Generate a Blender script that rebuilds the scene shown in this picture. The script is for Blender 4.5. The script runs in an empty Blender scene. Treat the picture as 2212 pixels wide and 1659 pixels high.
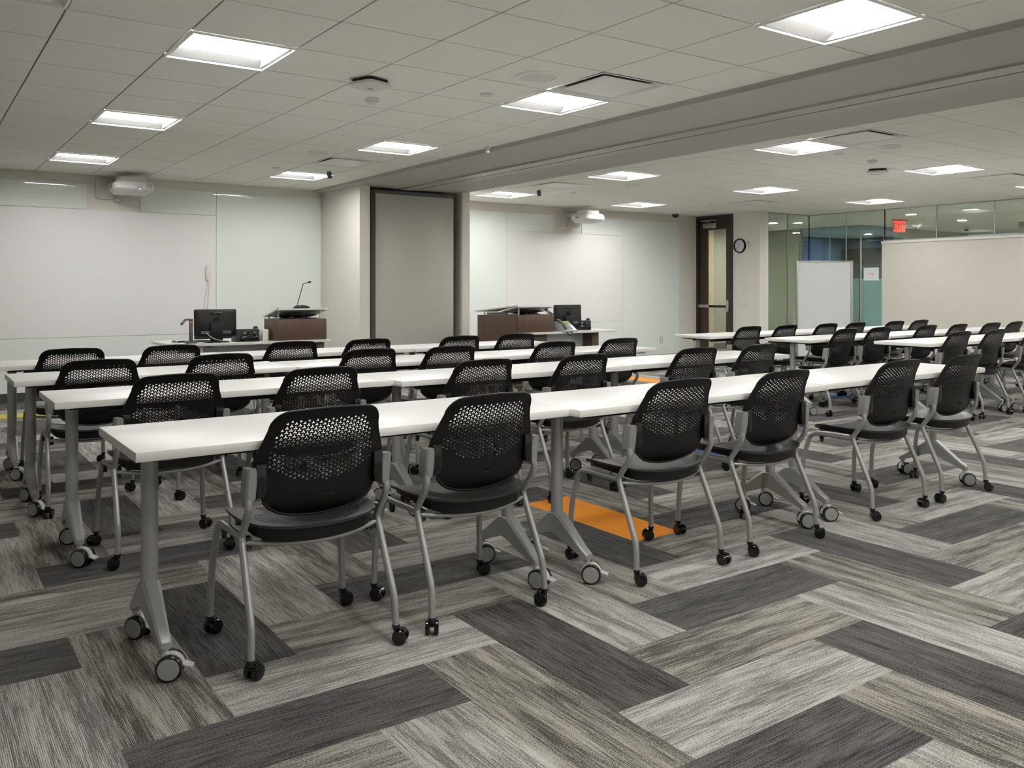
import bpy, bmesh, math, random
from mathutils import Vector, Matrix
from mathutils.geometry import delaunay_2d_cdt
R = math.radians
random.seed(7)
SC = bpy.context.scene
COL = SC.collection

# ------------------------------------------------------------------ camera
W_PX, H_PX = 2212.0, 1659.0
F_PX, CY_PX, YAW = 1867.24, 625.13, .6131
CAM = Vector((-.6701, -4.8608, 1.2266))
cd = bpy.data.cameras.new('camera')
cam = bpy.data.objects.new('camera', cd)
COL.objects.link(cam)
cd.sensor_fit = 'HORIZONTAL'
cd.sensor_width = 36.0
cd.lens = 36.0 * F_PX / W_PX
cd.shift_y = -(H_PX / 2 - CY_PX) / W_PX
cd.clip_start = .05
cd.clip_end = 100
cam.location = CAM
cam.rotation_euler = (R(90), 0, -YAW)
SC.camera = cam

# ------------------------------------------------------------------ world, exposure
wd = bpy.data.worlds.new('world')
SC.world = wd
wd.use_nodes = True
wd.node_tree.nodes['Background'].inputs[0].default_value = (.75, .82, 1, 1)
wd.node_tree.nodes['Background'].inputs[1].default_value = .12
SC.view_settings.view_transform = 'Standard'
SC.view_settings.look = 'None'
SC.view_settings.gamma = 1
SC.view_settings.use_curve_mapping = False
SC.view_settings.exposure = 1.90
LAMP = 10.6         # strength of the recessed ceiling lights
DOWN = 480.0        # strength of the corridor downlights

# room heights
HC = 2.522          # ceiling
WALL_Y = 5.9        # whiteboard wall
DOOR_X = 10.9       # wall with the door
GLASS_Y, GLASS_X = 4.53, 12.3

# ------------------------------------------------------------------ materials
def nt(name):
    m = bpy.data.materials.new(name)
    m.use_nodes = True
    n = m.node_tree
    return m, n, n.nodes['Principled BSDF']

def N(n, t, **k):
    x = n.nodes.new(t)
    for a, b in k.items():
        setattr(x, a, b)
    return x

def mat(name, col, rough=.5, metal=0, spec=.5, noise=0, nscale=40, bump=0, bscale=300, emit=None, estr=0, coat=0):
    m, n, b = nt(name)
    b.inputs['Base Color'].default_value = (*col, 1)
    b.inputs['Roughness'].default_value = rough
    b.inputs['Metallic'].default_value = metal
    b.inputs['Specular IOR Level'].default_value = spec
    if coat:
        b.inputs['Coat Weight'].default_value = coat
        b.inputs['Coat Roughness'].default_value = .03
    tc = N(n, 'ShaderNodeTexCoord')
    if noise:
        nz = N(n, 'ShaderNodeTexNoise')
        nz.inputs['Scale'].default_value = nscale
        nz.inputs['Detail'].default_value = 4
        n.links.new(tc.outputs['Object'], nz.inputs['Vector'])
        mx = N(n, 'ShaderNodeMix', data_type='RGBA')
        mx.inputs[6].default_value = (*[c * (1 - noise) for c in col], 1)
        mx.inputs[7].default_value = (*[min(1, c * (1 + noise)) for c in col], 1)
        n.links.new(nz.outputs['Fac'], mx.inputs[0])
        n.links.new(mx.outputs[2], b.inputs['Base Color'])
    if bump:
        nz = N(n, 'ShaderNodeTexNoise')
        nz.inputs['Scale'].default_value = bscale
        n.links.new(tc.outputs['Object'], nz.inputs['Vector'])
        bp = N(n, 'ShaderNodeBump')
        bp.inputs['Strength'].default_value = bump
        bp.inputs['Distance'].default_value = .002
        n.links.new(nz.outputs['Fac'], bp.inputs['Height'])
        n.links.new(bp.outputs['Normal'], b.inputs['Normal'])
    if emit:
        b.inputs['Emission Color'].default_value = (*emit, 1)
        b.inputs['Emission Strength'].default_value = estr
    return m

def glass_mat(name, tint, refl=1.0):
    m = bpy.data.materials.new(name)
    m.use_nodes = True
    n = m.node_tree
    n.nodes.clear()
    o = N(n, 'ShaderNodeOutputMaterial')
    tr = N(n, 'ShaderNodeBsdfTransparent')
    tr.inputs[0].default_value = (*tint, 1)
    gl = N(n, 'ShaderNodeBsdfGlossy')
    gl.inputs['Roughness'].default_value = .0
    gl.inputs[0].default_value = (refl, refl, refl, 1)
    fr = N(n, 'ShaderNodeFresnel')
    ge = N(n, 'ShaderNodeNewGeometry')
    mr = N(n, 'ShaderNodeMapRange')
    mr.inputs[3].default_value = 1.5
    mr.inputs[4].default_value = 1 / 1.5
    n.links.new(ge.outputs['Backfacing'], mr.inputs[0])
    n.links.new(mr.outputs[0], fr.inputs[0])
    mx = N(n, 'ShaderNodeMixShader')
    n.links.new(fr.outputs[0], mx.inputs[0])
    n.links.new(tr.outputs[0], mx.inputs[1])
    n.links.new(gl.outputs[0], mx.inputs[2])
    n.links.new(mx.outputs[0], o.inputs[0])
    return m

def carpet(name, lo, hi, rib=.55, blotch=.5):
    """pile in fine ribs that run along the plank, streaked in two yarn colours; UV is metres along / across"""
    m, n, b = nt(name)
    uv = N(n, 'ShaderNodeUVMap')
    mp = N(n, 'ShaderNodeMapping')
    mp.inputs['Scale'].default_value = (6.5, 150, 1)
    n.links.new(uv.outputs[0], mp.inputs[0])
    n1 = N(n, 'ShaderNodeTexNoise')
    n1.inputs['Scale'].default_value = 1
    n1.inputs['Detail'].default_value = 5
    n1.inputs['Roughness'].default_value = .72
    n.links.new(mp.outputs[0], n1.inputs[0])
    mp2 = N(n, 'ShaderNodeMapping')
    mp2.inputs['Scale'].default_value = (1.6, 16, 1)
    n.links.new(uv.outputs[0], mp2.inputs[0])
    n2 = N(n, 'ShaderNodeTexNoise')
    n2.inputs['Scale'].default_value = 1
    n2.inputs['Detail'].default_value = 2
    n.links.new(mp2.outputs[0], n2.inputs[0])
    mp3 = N(n, 'ShaderNodeMapping')
    mp3.inputs['Scale'].default_value = (190, 330, 1)
    n.links.new(uv.outputs[0], mp3.inputs[0])
    n3 = N(n, 'ShaderNodeTexNoise')
    n3.inputs['Scale'].default_value = 1
    n3.inputs['Detail'].default_value = 2
    n.links.new(mp3.outputs[0], n3.inputs[0])
    def math_(op, a, c, clamp=False):
        x = N(n, 'ShaderNodeMath', operation=op, use_clamp=clamp)
        for i, v in enumerate((a, c)):
            if isinstance(v, (int, float)):
                x.inputs[i].default_value = v
            else:
                n.links.new(v, x.inputs[i])
        return x.outputs[0]
    s = math_('ADD', math_('MULTIPLY', n1.outputs[0], 1.0), math_('MULTIPLY', n2.outputs[0], blotch))
    s = math_('ADD', s, math_('MULTIPLY', n3.outputs[0], .75))
    s = math_('SUBTRACT', s, .5 + blotch * .5 + .375)
    s = math_('ADD', math_('MULTIPLY', s, 4.3), .5, True)
    sp = N(n, 'ShaderNodeSeparateXYZ')
    n.links.new(uv.outputs[0], sp.inputs[0])
    w = math_('SINE', math_('MULTIPLY', sp.outputs[1], 2 * math.pi / .0052), 0)
    w = math_('ADD', math_('MULTIPLY', w, .5), .5)
    rb = math_('ADD', math_('MULTIPLY', w, rib), 1 - rib)
    mx = N(n, 'ShaderNodeMix', data_type='RGBA')
    mx.inputs[6].default_value = (*lo, 1)
    mx.inputs[7].default_value = (*hi, 1)
    n.links.new(s, mx.inputs[0])
    ml = N(n, 'ShaderNodeMix', data_type='RGBA', blend_type='MULTIPLY')
    ml.inputs[0].default_value = 1
    n.links.new(mx.outputs[2], ml.inputs[6])
    cb = N(n, 'ShaderNodeCombineColor')
    for i in range(3):
        n.links.new(rb, cb.inputs[i])
    n.links.new(cb.outputs[0], ml.inputs[7])
    n.links.new(ml.outputs[2], b.inputs['Base Color'])
    b.inputs['Roughness'].default_value = .95
    b.inputs['Specular IOR Level'].default_value = .1
    b.inputs['Sheen Weight'].default_value = .15
    bp = N(n, 'ShaderNodeBump')
    bp.inputs['Strength'].default_value = .5
    bp.inputs['Distance'].default_value = .003
    hh = math_('ADD', w, math_('MULTIPLY', n3.outputs[0], 1.5))
    n.links.new(hh, bp.inputs['Height'])
    n.links.new(bp.outputs['Normal'], b.inputs['Normal'])
    return m

def wood(name, a, c, along='Z', scale=1.0, rough=.4):
    m, n, b = nt(name)
    tc = N(n, 'ShaderNodeTexCoord')
    mp = N(n, 'ShaderNodeMapping')
    s = {'X': (2, 60, 60), 'Y': (60, 2, 60), 'Z': (60, 60, 2)}[along]
    mp.inputs['Scale'].default_value = tuple(x * scale for x in s)
    n.links.new(tc.outputs['Object'], mp.inputs[0])
    nz = N(n, 'ShaderNodeTexNoise')
    nz.inputs['Scale'].default_value = 1
    nz.inputs['Detail'].default_value = 6
    n.links.new(mp.outputs[0], nz.inputs[0])
    mx = N(n, 'ShaderNodeMix', data_type='RGBA')
    mx.inputs[6].default_value = (*a, 1)
    mx.inputs[7].default_value = (*c, 1)
    n.links.new(nz.outputs[0], mx.inputs[0])
    n.links.new(mx.outputs[2], b.inputs['Base Color'])
    b.inputs['Roughness'].default_value = rough
    return m

M = {}
M['wall'] = mat('wall_paint', (.75, .725, .665), .7, noise=.015, nscale=3, bump=.15)
M['ceil'] = mat('ceiling_tile', (.90, .885, .835), .9, noise=.03, nscale=120, bump=.3, bscale=500)
M['gap'] = mat('ceiling_reveal', (.20, .195, .18), .8, noise=.05)
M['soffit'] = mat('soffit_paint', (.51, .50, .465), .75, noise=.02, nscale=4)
M['alu'] = mat('track_aluminium', (.46, .46, .44), .45, .15, noise=.03)
M['slot'] = mat('dark_slot', (.02, .02, .02), .8, noise=.1)
M['glassboard'] = mat('glass_board', (.80, .85, .825), .006, spec=.45, noise=.008, nscale=2)
M['projboard'] = mat('projection_surface', (.83, .825, .83), .23, spec=.5, noise=.006, nscale=3)
M['base'] = mat('rubber_base', (.055, .053, .05), .6, noise=.1)
M['white'] = mat('white_laminate', (.63, .63, .615), .38, noise=.01, nscale=6)
M['edge'] = mat('laminate_edge', (.86, .85, .81), .45, noise=.02)  # lighter than the top, standing in for low light on the edges
M['deskwhite'] = mat('desk_laminate', (.66, .655, .62), .4, noise=.02)
M['silver'] = mat('silver_paint', (.40, .405, .40), .38, .45, noise=.03, nscale=90)
M['leg'] = mat('grey_leg_paint', (.40, .41, .405), .42, .35, noise=.03, nscale=90)
M['black'] = mat('black_plastic', (.0045, .0045, .0045), .42, spec=.4, noise=.1, nscale=200, bump=.12, bscale=900)
M['seatblack'] = mat('seat_plastic', (.024, .024, .0245), .36, spec=.55, noise=.1, nscale=200, bump=.12, bscale=900)
M['gloss'] = mat('gloss_black', (.006, .006, .007), .12, spec=.6, noise=.05)
M['tyre'] = mat('tyre_dark', (.012, .011, .018), .2, spec=.6, noise=.05)
M['capgrey'] = mat('caster_cap_grey', (.33, .335, .325), .5, noise=.03)
M['hood'] = mat('caster_hood_grey', (.60, .60, .58), .45, noise=.03)
M['darkmetal'] = mat('dark_beam', (.015, .015, .015), .5, noise=.1)
M['partition'] = mat('partition_fabric', (.53, .515, .475), .9, noise=.06, nscale=400, bump=.3, bscale=600)
M['partframe'] = mat('partition_frame', (.16, .16, .16), .5, .2, noise=.05)
M['partdark'] = mat('partition_seal', (.05, .045, .045), .7, noise=.1)
M['lens'] = mat('lamp_lens', (.9, .9, .9), .5, emit=(1, .985, .95), estr=LAMP, noise=.01)
M['lampwhite'] = mat('lamp_white_enamel', (.85, .85, .84), .5, noise=.01)
M['lampwell'] = mat('lamp_well_shade_grey', (.40, .40, .392), .6, noise=.01)  # white enamel darkened so the sloped sides look shaded
M['down'] = mat('downlight_lens', (.9, .9, .9), .5, emit=(1, .97, .9), estr=DOWN, noise=.01)
M['proj'] = mat('projector_white', (.74, .735, .715), .42, noise=.015)
M['projdark'] = mat('projector_grey', (.30, .30, .295), .5, noise=.03)
M['plate'] = mat('mount_plate_white', (.58, .575, .565), .45, noise=.015)
M['whiteplastic'] = mat('white_plastic', (.72, .715, .69), .45, noise=.015)
M['devgrey'] = mat('device_grey', (.10, .10, .105), .5, noise=.05)
M['phone'] = mat('phone_dark_grey', (.018, .021, .026), .45, noise=.05)
M['phonesilver'] = mat('phone_silver', (.48, .50, .50), .4, .2, noise=.03)
M['phonelcd'] = mat('phone_display', (.25, .30, .03), .3, emit=(.45, .55, .06), estr=.05, noise=.02)
M['btn'] = mat('phone_buttons', (.30, .38, .5), .5, noise=.03)
M['screenglow'] = mat('blue_led', (.2, .4, 1), .4, emit=(.3, .55, 1), estr=4, noise=.01)
M['greenled'] = mat('green_led', (.1, .8, .2), .4, emit=(.2, 1, .3), estr=3, noise=.01)
M['chrome'] = mat('chrome', (.6, .6, .6), .12, 1, noise=.02)
M['orange'] = mat('orange_joint', (.75, .2, .03), .5, noise=.03)
M['wood'] = wood('walnut_veneer', (.075, .042, .027), (.125, .075, .048), 'Z')
M['doorwood'] = wood('door_veneer', (.030, .016, .010), (.085, .045, .028), 'Z')
M['doorframe'] = mat('door_frame_bronze', (.030, .029, .027), .5, noise=.1)
M['brushed'] = mat('brushed_steel', (.45, .44, .42), .32, .8, noise=.05, nscale=80)
M['steelpanel'] = mat('steel_panel', (.62, .63, .63), .35, .15, noise=.06, nscale=3)
M['clockface'] = mat('clock_face', (.66, .66, .72), .4, noise=.01)
M['ink'] = mat('dark_ink', (.02, .02, .025), .6, noise=.05)
M['greyink'] = mat('grey_ink', (.30, .30, .31), .6, noise=.05)
M['pinkink'] = mat('pink_ink', (.70, .50, .50), .7, noise=.03)
M['red'] = mat('red_mark', (.5, .05, .04), .5, noise=.03)
M['paper'] = mat('paper', (.78, .80, .80), .8, noise=.01)
M['glass'] = glass_mat('clear_glass', (.86, .91, .875))
M['doorglass'] = glass_mat('door_glass', (.92, .92, .89))
M['blueglass'] = glass_mat('inner_glass', (.78, .88, .90), .8)
M['frost'] = mat('frosted_band', (.42, .50, .475), .55, noise=.02)
M['whiteboard'] = mat('easel_board_white', (.66, .71, .70), .28, noise=.008)
M['easelframe'] = mat('easel_frame_grey', (.42, .41, .41), .4, .3, noise=.03)
M['half'] = mat('half_wall_paint', (.63, .60, .54), .7, noise=.015, nscale=3)
M['cap'] = mat('half_wall_cap', (.74, .73, .70), .5, noise=.01)
M['olive'] = mat('olive_wall_paint', (.33, .335, .25), .75, noise=.02, nscale=3)
M['corrwall'] = mat('corridor_paint', (.55, .55, .49), .75, noise=.02, nscale=3)
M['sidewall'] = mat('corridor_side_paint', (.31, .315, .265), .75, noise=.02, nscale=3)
M['corrfloor'] = mat('corridor_carpet', (.26, .26, .24), .95, noise=.2, nscale=60)
M['blueroom'] = mat('blue_room_paint', (.10, .15, .30), .7, noise=.04, nscale=2)
M['darkroom'] = mat('dark_room_paint', (.03, .032, .045), .7, noise=.05)
M['daylight'] = mat('lit_window', (.8, .85, .95), .5, emit=(.75, .85, 1), estr=.24, noise=.02)
M['stone'] = mat('travertine', (.46, .40, .27), .6, noise=.22, nscale=26)
M['exitpanel'] = mat('exit_panel', (.8, .1, .07), .4, emit=(1, .06, .035), estr=.30, noise=.02)
M['exitletters'] = mat('exit_letters', (.12, .02, .02), .4, noise=.02)
M['grille'] = mat('speaker_grille', (.78, .77, .72), .8, noise=.08, nscale=600)
M['diffpan'] = mat('diffuser_pan', (.13, .13, .13), .35, .3, noise=.03)
M['diffplate'] = mat('diffuser_plate', (.88, .88, .85), .35, noise=.01)
M['c_dark'] = carpet('carpet_charcoal', (.008, .0075, .008), (.165, .157, .152), .40, .4)
M['c_mid'] = carpet('carpet_taupe', (.060, .056, .050), (.46, .435, .38), .35, .7)
M['c_light'] = carpet('carpet_grey', (.15, .149, .142), (.60, .58, .535), .30, .55)
M['c_orange'] = carpet('carpet_orange', (1, .29, .008), (1, .38, .02), .06, .2)
M['c_blue'] = carpet('carpet_blue', (.03, .11, .30), (.06, .21, .52), .12, .2)
M['c_yellow'] = carpet('carpet_yellow', (.55, .45, .03), (.78, .66, .07), .12, .2)

# ------------------------------------------------------------------ mesh helpers
def box(bm, x0, x1, y0, y1, z0, z1, bev=0, mi=0, seg=2):
    vs = [bm.verts.new((x, y, z)) for x in (x0, x1) for y in (y0, y1) for z in (z0, z1)]
    fs = [bm.faces.new([vs[i] for i in q]) for q in ((0, 1, 3, 2), (4, 6, 7, 5), (0, 4, 5, 1), (2, 3, 7, 6), (0, 2, 6, 4), (1, 5, 7, 3))]
    for f in fs:
        f.material_index = mi
    if bev:
        es = list({e for f in fs for e in f.edges})
        bmesh.ops.bevel(bm, geom=es, offset=bev, segments=seg, profile=.5, affect='EDGES', material=-1)
    return vs

def prism(bm, pts, axis, a0, a1, mi=0, bev=0):
    """2-D outline swept along an axis. axis 'x': pts are (y, z); 'y': (x, z); 'z': (x, y)"""
    def P(p, a):
        return {'x': (a, p[0], p[1]), 'y': (p[0], a, p[1]), 'z': (p[0], p[1], a)}[axis]
    A = [bm.verts.new(P(p, a0)) for p in pts]
    B = [bm.verts.new(P(p, a1)) for p in pts]
    n = len(pts)
    fs = [bm.faces.new(A), bm.faces.new(B[::-1])]
    for i in range(n):
        fs.append(bm.faces.new((A[i], B[i], B[(i + 1) % n], A[(i + 1) % n])))
    for f in fs:
        f.material_index = mi
    if bev:
        es = list({e for f in fs[:2] for e in f.edges})
        bmesh.ops.bevel(bm, geom=es, offset=bev, segments=2, profile=.5, affect='EDGES', material=-1)

def ring(bm, c, u, v, ru, rv, seg):
    return [bm.verts.new(c + u * (ru * math.cos(2 * math.pi * i / seg)) + v * (rv * math.sin(2 * math.pi * i / seg))) for i in range(seg)]

def skin(bm, rings, mi=0, cap=True):
    for a, b in zip(rings, rings[1:]):
        n = len(a)
        for i in range(n):
            f = bm.faces.new((a[i], a[(i + 1) % n], b[(i + 1) % n], b[i]))
            f.material_index = mi
    if cap:
        bm.faces.new(rings[0][::-1]).material_index = mi
        bm.faces.new(rings[-1]).material_index = mi

def smooth_path(pts, r=.03, n=5):
    """round the corners of a polyline"""
    pts = [Vector(p) for p in pts]
    out = [pts[0]]
    for a, b, c in zip(pts, pts[1:], pts[2:]):
        d1, d2 = (a - b), (c - b)
        t = min(r, d1.length * .48, d2.length * .48)
        p, q = b + d1.normalized() * t, b + d2.normalized() * t
        for i in range(n + 1):
            s = i / n
            out.append(p * (1 - s) ** 2 + b * 2 * s * (1 - s) + q * s * s)
    out.append(pts[-1])
    return out

def tube(bm, pts, r, seg=10, mi=0, rx=None):
    pts = [Vector(p) for p in pts]
    rings = []
    ref = None
    for i, p in enumerate(pts):
        t = (pts[min(i + 1, len(pts) - 1)] - pts[max(i - 1, 0)]).normalized()
        if ref is None:
            ref = Vector((1, 0, 0)) if abs(t.x) < .9 else Vector((0, 1, 0))
        u = (ref - t * ref.dot(t)).normalized()
        ref = u
        rr = r[i] if isinstance(r, (list, tuple)) else r
        rings.append(ring(bm, p, u, t.cross(u), rx if rx else rr, rr, seg))
    skin(bm, rings, mi)

def lathe(bm, prof, c=(0, 0, 0), axis='z', seg=24, mi=0):
    """prof: (radius, height) pairs"""
    c = Vector(c)
    ax = {'x': (Vector((0, 1, 0)), Vector((0, 0, 1)), Vector((1, 0, 0))), 'y': (Vector((0, 0, 1)), Vector((1, 0, 0)), Vector((0, 1, 0))), 'z': (Vector((1, 0, 0)), Vector((0, 1, 0)), Vector((0, 0, 1)))}[axis]
    rings = [ring(bm, c + ax[2] * h, ax[0], ax[1], max(r, 1e-4), max(r, 1e-4), seg) for r, h in prof]
    skin(bm, rings, mi)

def rrect(x0, x1, y0, y1, r, n=5):
    out = []
    for cx, cy, a in ((x1 - r, y1 - r, 0), (x0 + r, y1 - r, 90), (x0 + r, y0 + r, 180), (x1 - r, y0 + r, 270)):
        for i in range(n + 1):
            t = R(a + 90 * i / n)
            out.append((cx + r * math.cos(t), cy + r * math.sin(t)))
    return out

def to_mesh(name, bm, mats, sharp=38, recalc=True):
    if recalc:
        bmesh.ops.recalc_face_normals(bm, faces=bm.faces[:])
    me = bpy.data.meshes.new(name)
    bm.to_mesh(me)
    bm.free()
    for m in (mats if isinstance(mats, (list, tuple)) else [mats]):
        me.materials.append(M[m])
    me.polygons.foreach_set('use_smooth', [True] * len(me.polygons))
    me.set_sharp_from_angle(angle=R(sharp))
    return me

def part(name, bm, mats, parent=None, loc=(0, 0, 0), rot=(0, 0, 0), label=None, sharp=38, recalc=True):
    me = bm if isinstance(bm, bpy.types.Mesh) else to_mesh(name, bm, mats, sharp, recalc)
    o = bpy.data.objects.new(name, me)
    COL.objects.link(o)
    o.parent = parent
    o.location = loc
    o.rotation_euler = rot
    if label:
        o['label'] = label
    return o

def tag(o, label, cat, group=None):
    o['label'] = label
    o['category'] = cat
    if group:
        o['group'] = group
    return o

def thing(name, label, cat, loc=(0, 0, 0), rz=0, group=None, rot=None):
    o = bpy.data.objects.new(name, None)
    o.empty_display_size = .1
    COL.objects.link(o)
    o.location = loc
    o.rotation_euler = rot if rot else (0, 0, rz)
    return tag(o, label, cat, group)

def struct(name, bm, mats, parent=None, sharp=38, recalc=True):
    o = part(name, bm, mats, parent, sharp=sharp, recalc=recalc)
    if parent is None:
        o['kind'] = 'structure'
    return o

def copy_tree(o, parent=None):
    c = o.copy()
    COL.objects.link(c)
    c.parent = parent
    for ch in list(o.children):
        copy_tree(ch, c)
    return c

def NB():
    return bmesh.new()

def text_mesh(txt, size, depth=.0006):
    cu = bpy.data.curves.new('lettering', 'FONT')
    cu.body = txt
    cu.size = size
    cu.extrude = depth
    cu.align_x = 'CENTER'
    cu.align_y = 'CENTER'
    cu.resolution_u = 3
    ob = bpy.data.objects.new('lettering', cu)
    COL.objects.link(ob)
    dg = bpy.context.evaluated_depsgraph_get()
    me = bpy.data.meshes.new_from_object(ob.evaluated_get(dg))
    bpy.data.objects.remove(ob)
    return me

def lettering(txt, size, m, parent, loc, rot, depth=.0006, name='lettering'):
    me = text_mesh(txt, size, depth)
    me.materials.clear()
    me.materials.append(M[m])
    return part(name, me, None, parent, loc, rot)

# ================================================================== SETTING
# ---- carpet planks laid in herringbone: every plank is three units long, one wide
OX, OY, U = .1071, -1.1582, .3048
ACCENT = {('V', 7, -2): 3, ('H', 12, 2): 4, ('V', 26, 5): 4, ('H', -1, 19): 5, ('V', 24, 15): 3}
def floor_mesh():
    bm = NB()
    uvl = bm.loops.layers.uv.new('UVMap')
    x0, x1, y0, y1 = -3.7, GLASS_X - .02, -6.9, WALL_Y
    i0, i1 = math.floor((x0 - OX) / U) - 3, math.ceil((x1 - OX) / U) + 3
    j0, j1 = math.floor((y0 - OY) / U) - 3, math.ceil((y1 - OY) / U) + 3
    for i in range(i0, i1):
        for j in range(j0, j1):
            for kind in 'VH':
                if kind == 'V' and (j - i + 3) % 6 == 0:
                    a, b, c, d = i, i + 1, j, j + 3
                    tone = {0: 0, 2: 1, 1: 2}[i % 3]
                elif kind == 'H' and (i - j - 4) % 6 == 0:
                    a, b, c, d = i, i + 3, j, j + 1
                    tone = {1: 0, 0: 1, 2: 2}[j % 3]
                else:
                    continue
                tone = ACCENT.get((kind, i, j), tone)
                X0, X1 = max(x0, OX + a * U), min(x1, OX + b * U)
                Y0, Y1 = max(y0, OY + c * U), min(y1, OY + d * U)
                if X1 - X0 < 1e-4 or Y1 - Y0 < 1e-4:
                    continue
                f = bm.faces.new([bm.verts.new(p) for p in ((X0, Y0, 0), (X1, Y0, 0), (X1, Y1, 0), (X0, Y1, 0))])
                f.material_index = tone
                ru, rv = random.uniform(0, 40), random.uniform(0, 40)
                for l in f.loops:
                    p = l.vert.co
                    l[uvl].uv = (p.y + ru, p.x + rv) if kind == 'V' else (p.x + ru, p.y + rv)
    return bm
struct('floor', floor_mesh(), ['c_dark', 'c_mid', 'c_light', 'c_orange', 'c_blue', 'c_yellow'], recalc=False)
bm = NB(); box(bm, -3.9, 21, -7.1, 10.1, -.12, -.004); box(bm, 11.1, 20.8, 4.5, 10, -.004, 0); box(bm, GLASS_X, 20.8, -5, 4.5, -.004, 0)
struct('floor_corridor', bm, 'corrfloor')

# ---- walls
def wallbox(name, m, *b):
    bm = NB()
    for q in b:
        box(bm, *q)
    return struct(name, bm, m)
wallbox('wall_front', 'wall', (-3.7, DOOR_X + .15, WALL_Y, WALL_Y + .15, 0, HC + .1))
wallbox('wall_left', 'wall', (-3.85, -3.7, -7, WALL_Y + .15, 0, HC + .1))
wallbox('wall_back', 'cap', (-3.85, GLASS_X + .2, -7.05, -6.9, 0, HC + .1))
DY0, DY1 = 5.03, 6.02     # door frame span along the door wall
DY1 = 5.86
wallbox('wall_right', 'wall', (DOOR_X, DOOR_X + .2, 4.47, DY0, 0, HC + .1), (DOOR_X, DOOR_X + .2, DY1, WALL_Y, 0, HC + .1), (DOOR_X, DOOR_X + .2, DY0, DY1, 2.515, HC + .1))
wallbox('wall_column', 'wall', (3.83, 3.965, 4.73, WALL_Y, 0, HC), (5.288, 5.40, 4.73, WALL_Y, 0, HC), (3.965, 5.288, 5.12, WALL_Y, 0, HC))
wallbox('wall_half', 'half', (GLASS_X - .07, GLASS_X + .07, -6.9, 3.11, 0, 1.965))
wallbox('trim_1', 'cap', (GLASS_X - .085, GLASS_X + .085, -6.9, 3.115, 1.965, 2.0))
# corridor beyond the glass
wallbox('wall_corridor_end', 'olive', (15.0, 15.15, 6.75, 10.0, 0, HC))
wallbox('wall_corridor_side', 'sidewall', (11.0, 13.9, 7.25, 7.4, 0, HC))
wallbox('wall_corridor_far', 'corrwall', (16.6, 19.4, 5.4, 5.55, 0, HC))
wallbox('wall_corridor_back', 'corrwall', (20.6, 20.75, -5, 10, 0, HC), (11.0, 20.75, -5.15, -5, 0, HC), (15.15, 20.75, 9.9, 10.05, 0, HC))
wallbox('wall_corridor_pier', 'olive', (16.85, 17.1, 2.6, 3.13, 0, HC))
wallbox('wall_blue_room', 'blueroom', (19.2, 19.3, 5.6, 9.9, 0, HC), (15.15, 19.2, 8.4, 8.5, 0, HC))
wallbox('wall_dark_room', 'darkroom', (18.9, 19.15, 5.6, 8.35, 1.85, 2.25), (18.9, 19.15, 7.2, 8.35, .2, 2.25))
# baseboards
wallbox('baseboard_front', 'base', (-3.7, 3.83, WALL_Y - .012, WALL_Y, 0, .1), (5.40, DOOR_X, WALL_Y - .012, WALL_Y, 0, .1))
wallbox('baseboard_right', 'base', (DOOR_X - .012, DOOR_X, 4.47, DY0 - .02, 0, .1))
wallbox('baseboard_half_wall', 'base', (GLASS_X - .083, GLASS_X - .07, -6.9, 3.11, 0, .12))
wallbox('baseboard_corridor', 'base', (11.1, 13.9, 7.238, 7.25, 0, .12), (14.988, 15.0, 6.75, 9.9, 0, .12))

# ---- ceiling tiles hung with an open reveal between them
TILE, GX, GY = .5587, -.056, -.406
def gy(j):
    return GY + j * TILE if j <= 1 else GY + TILE + (j - 1) * .585
LX = [-3.7] + [GX + i * TILE for i in range(-6, 7)] + [3.72]
LY = [-6.9] + [gy(j) for j in range(-11, 11)] + [WALL_Y]
RX = [5.33, 5.71] + [5.71 + .62 * k for k in range(1, 11)] + [GLASS_X]
RY = [-6.9] + [-.22 + .592 * k for k in range(-11, 11)] + [WALL_Y]
# cells taken by lamps and air diffusers: (column, row) by lower corner
def cell(LXs, LYs, x, y):
    a = max(i for i in range(len(LXs) - 1) if LXs[i] <= x + 1e-6)
    b = max(i for i in range(len(LYs) - 1) if LYs[i] <= y + 1e-6)
    return LXs[a], LXs[a + 1], LYs[b], LYs[b + 1]
lamps, diffs = [], []
for x in (.7, 3.0):
    for j in (8, 4, 0, -4, -7, -10):  # rows behind the camera are unseen, added to light the room
        lamps.append(('L', x, *cell(LX, LY, x, gy(j) + .2)))
for x in (6.0, 8.5, 10.9):
    for y in (4.8, 2.4, .1, -2.3, -4.6):  # rear row is out of view, put in for its light
        if x > 10 and y > 4:
            continue
        lamps.append(('R', x, *cell(RX, RY, x, y)))
diffs = [cell(LX, LY, -.3, -.7), cell(LX, LY, 3.0, -.7), cell(LX, LY, 3.0, 3.3), cell(LX, LY, -.3, 3.3),
         cell(RX, RY, 6.0, -.5), cell(RX, RY, 6.0, 3.6), cell(RX, RY, 9.7, 3.6), cell(RX, RY, 9.7, .1)]
taken = [c[2:] for c in lamps] + diffs
def hole(x0, x1, y0, y1):
    mx, my = (x0 + x1) / 2, (y0 + y1) / 2
    return any(a < mx < b and c < my < d for a, b, c, d in taken)
bm = NB()
g = .0045
for LXs, LYs in ((LX, LY), (RX, RY)):
    for a, b in zip(LXs, LXs[1:]):
        for c, d in zip(LYs, LYs[1:]):
            if hole(a, b, c, d):
                continue
            box(bm, a + g, b - g, c + g, d - g, HC, HC + .018)
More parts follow.
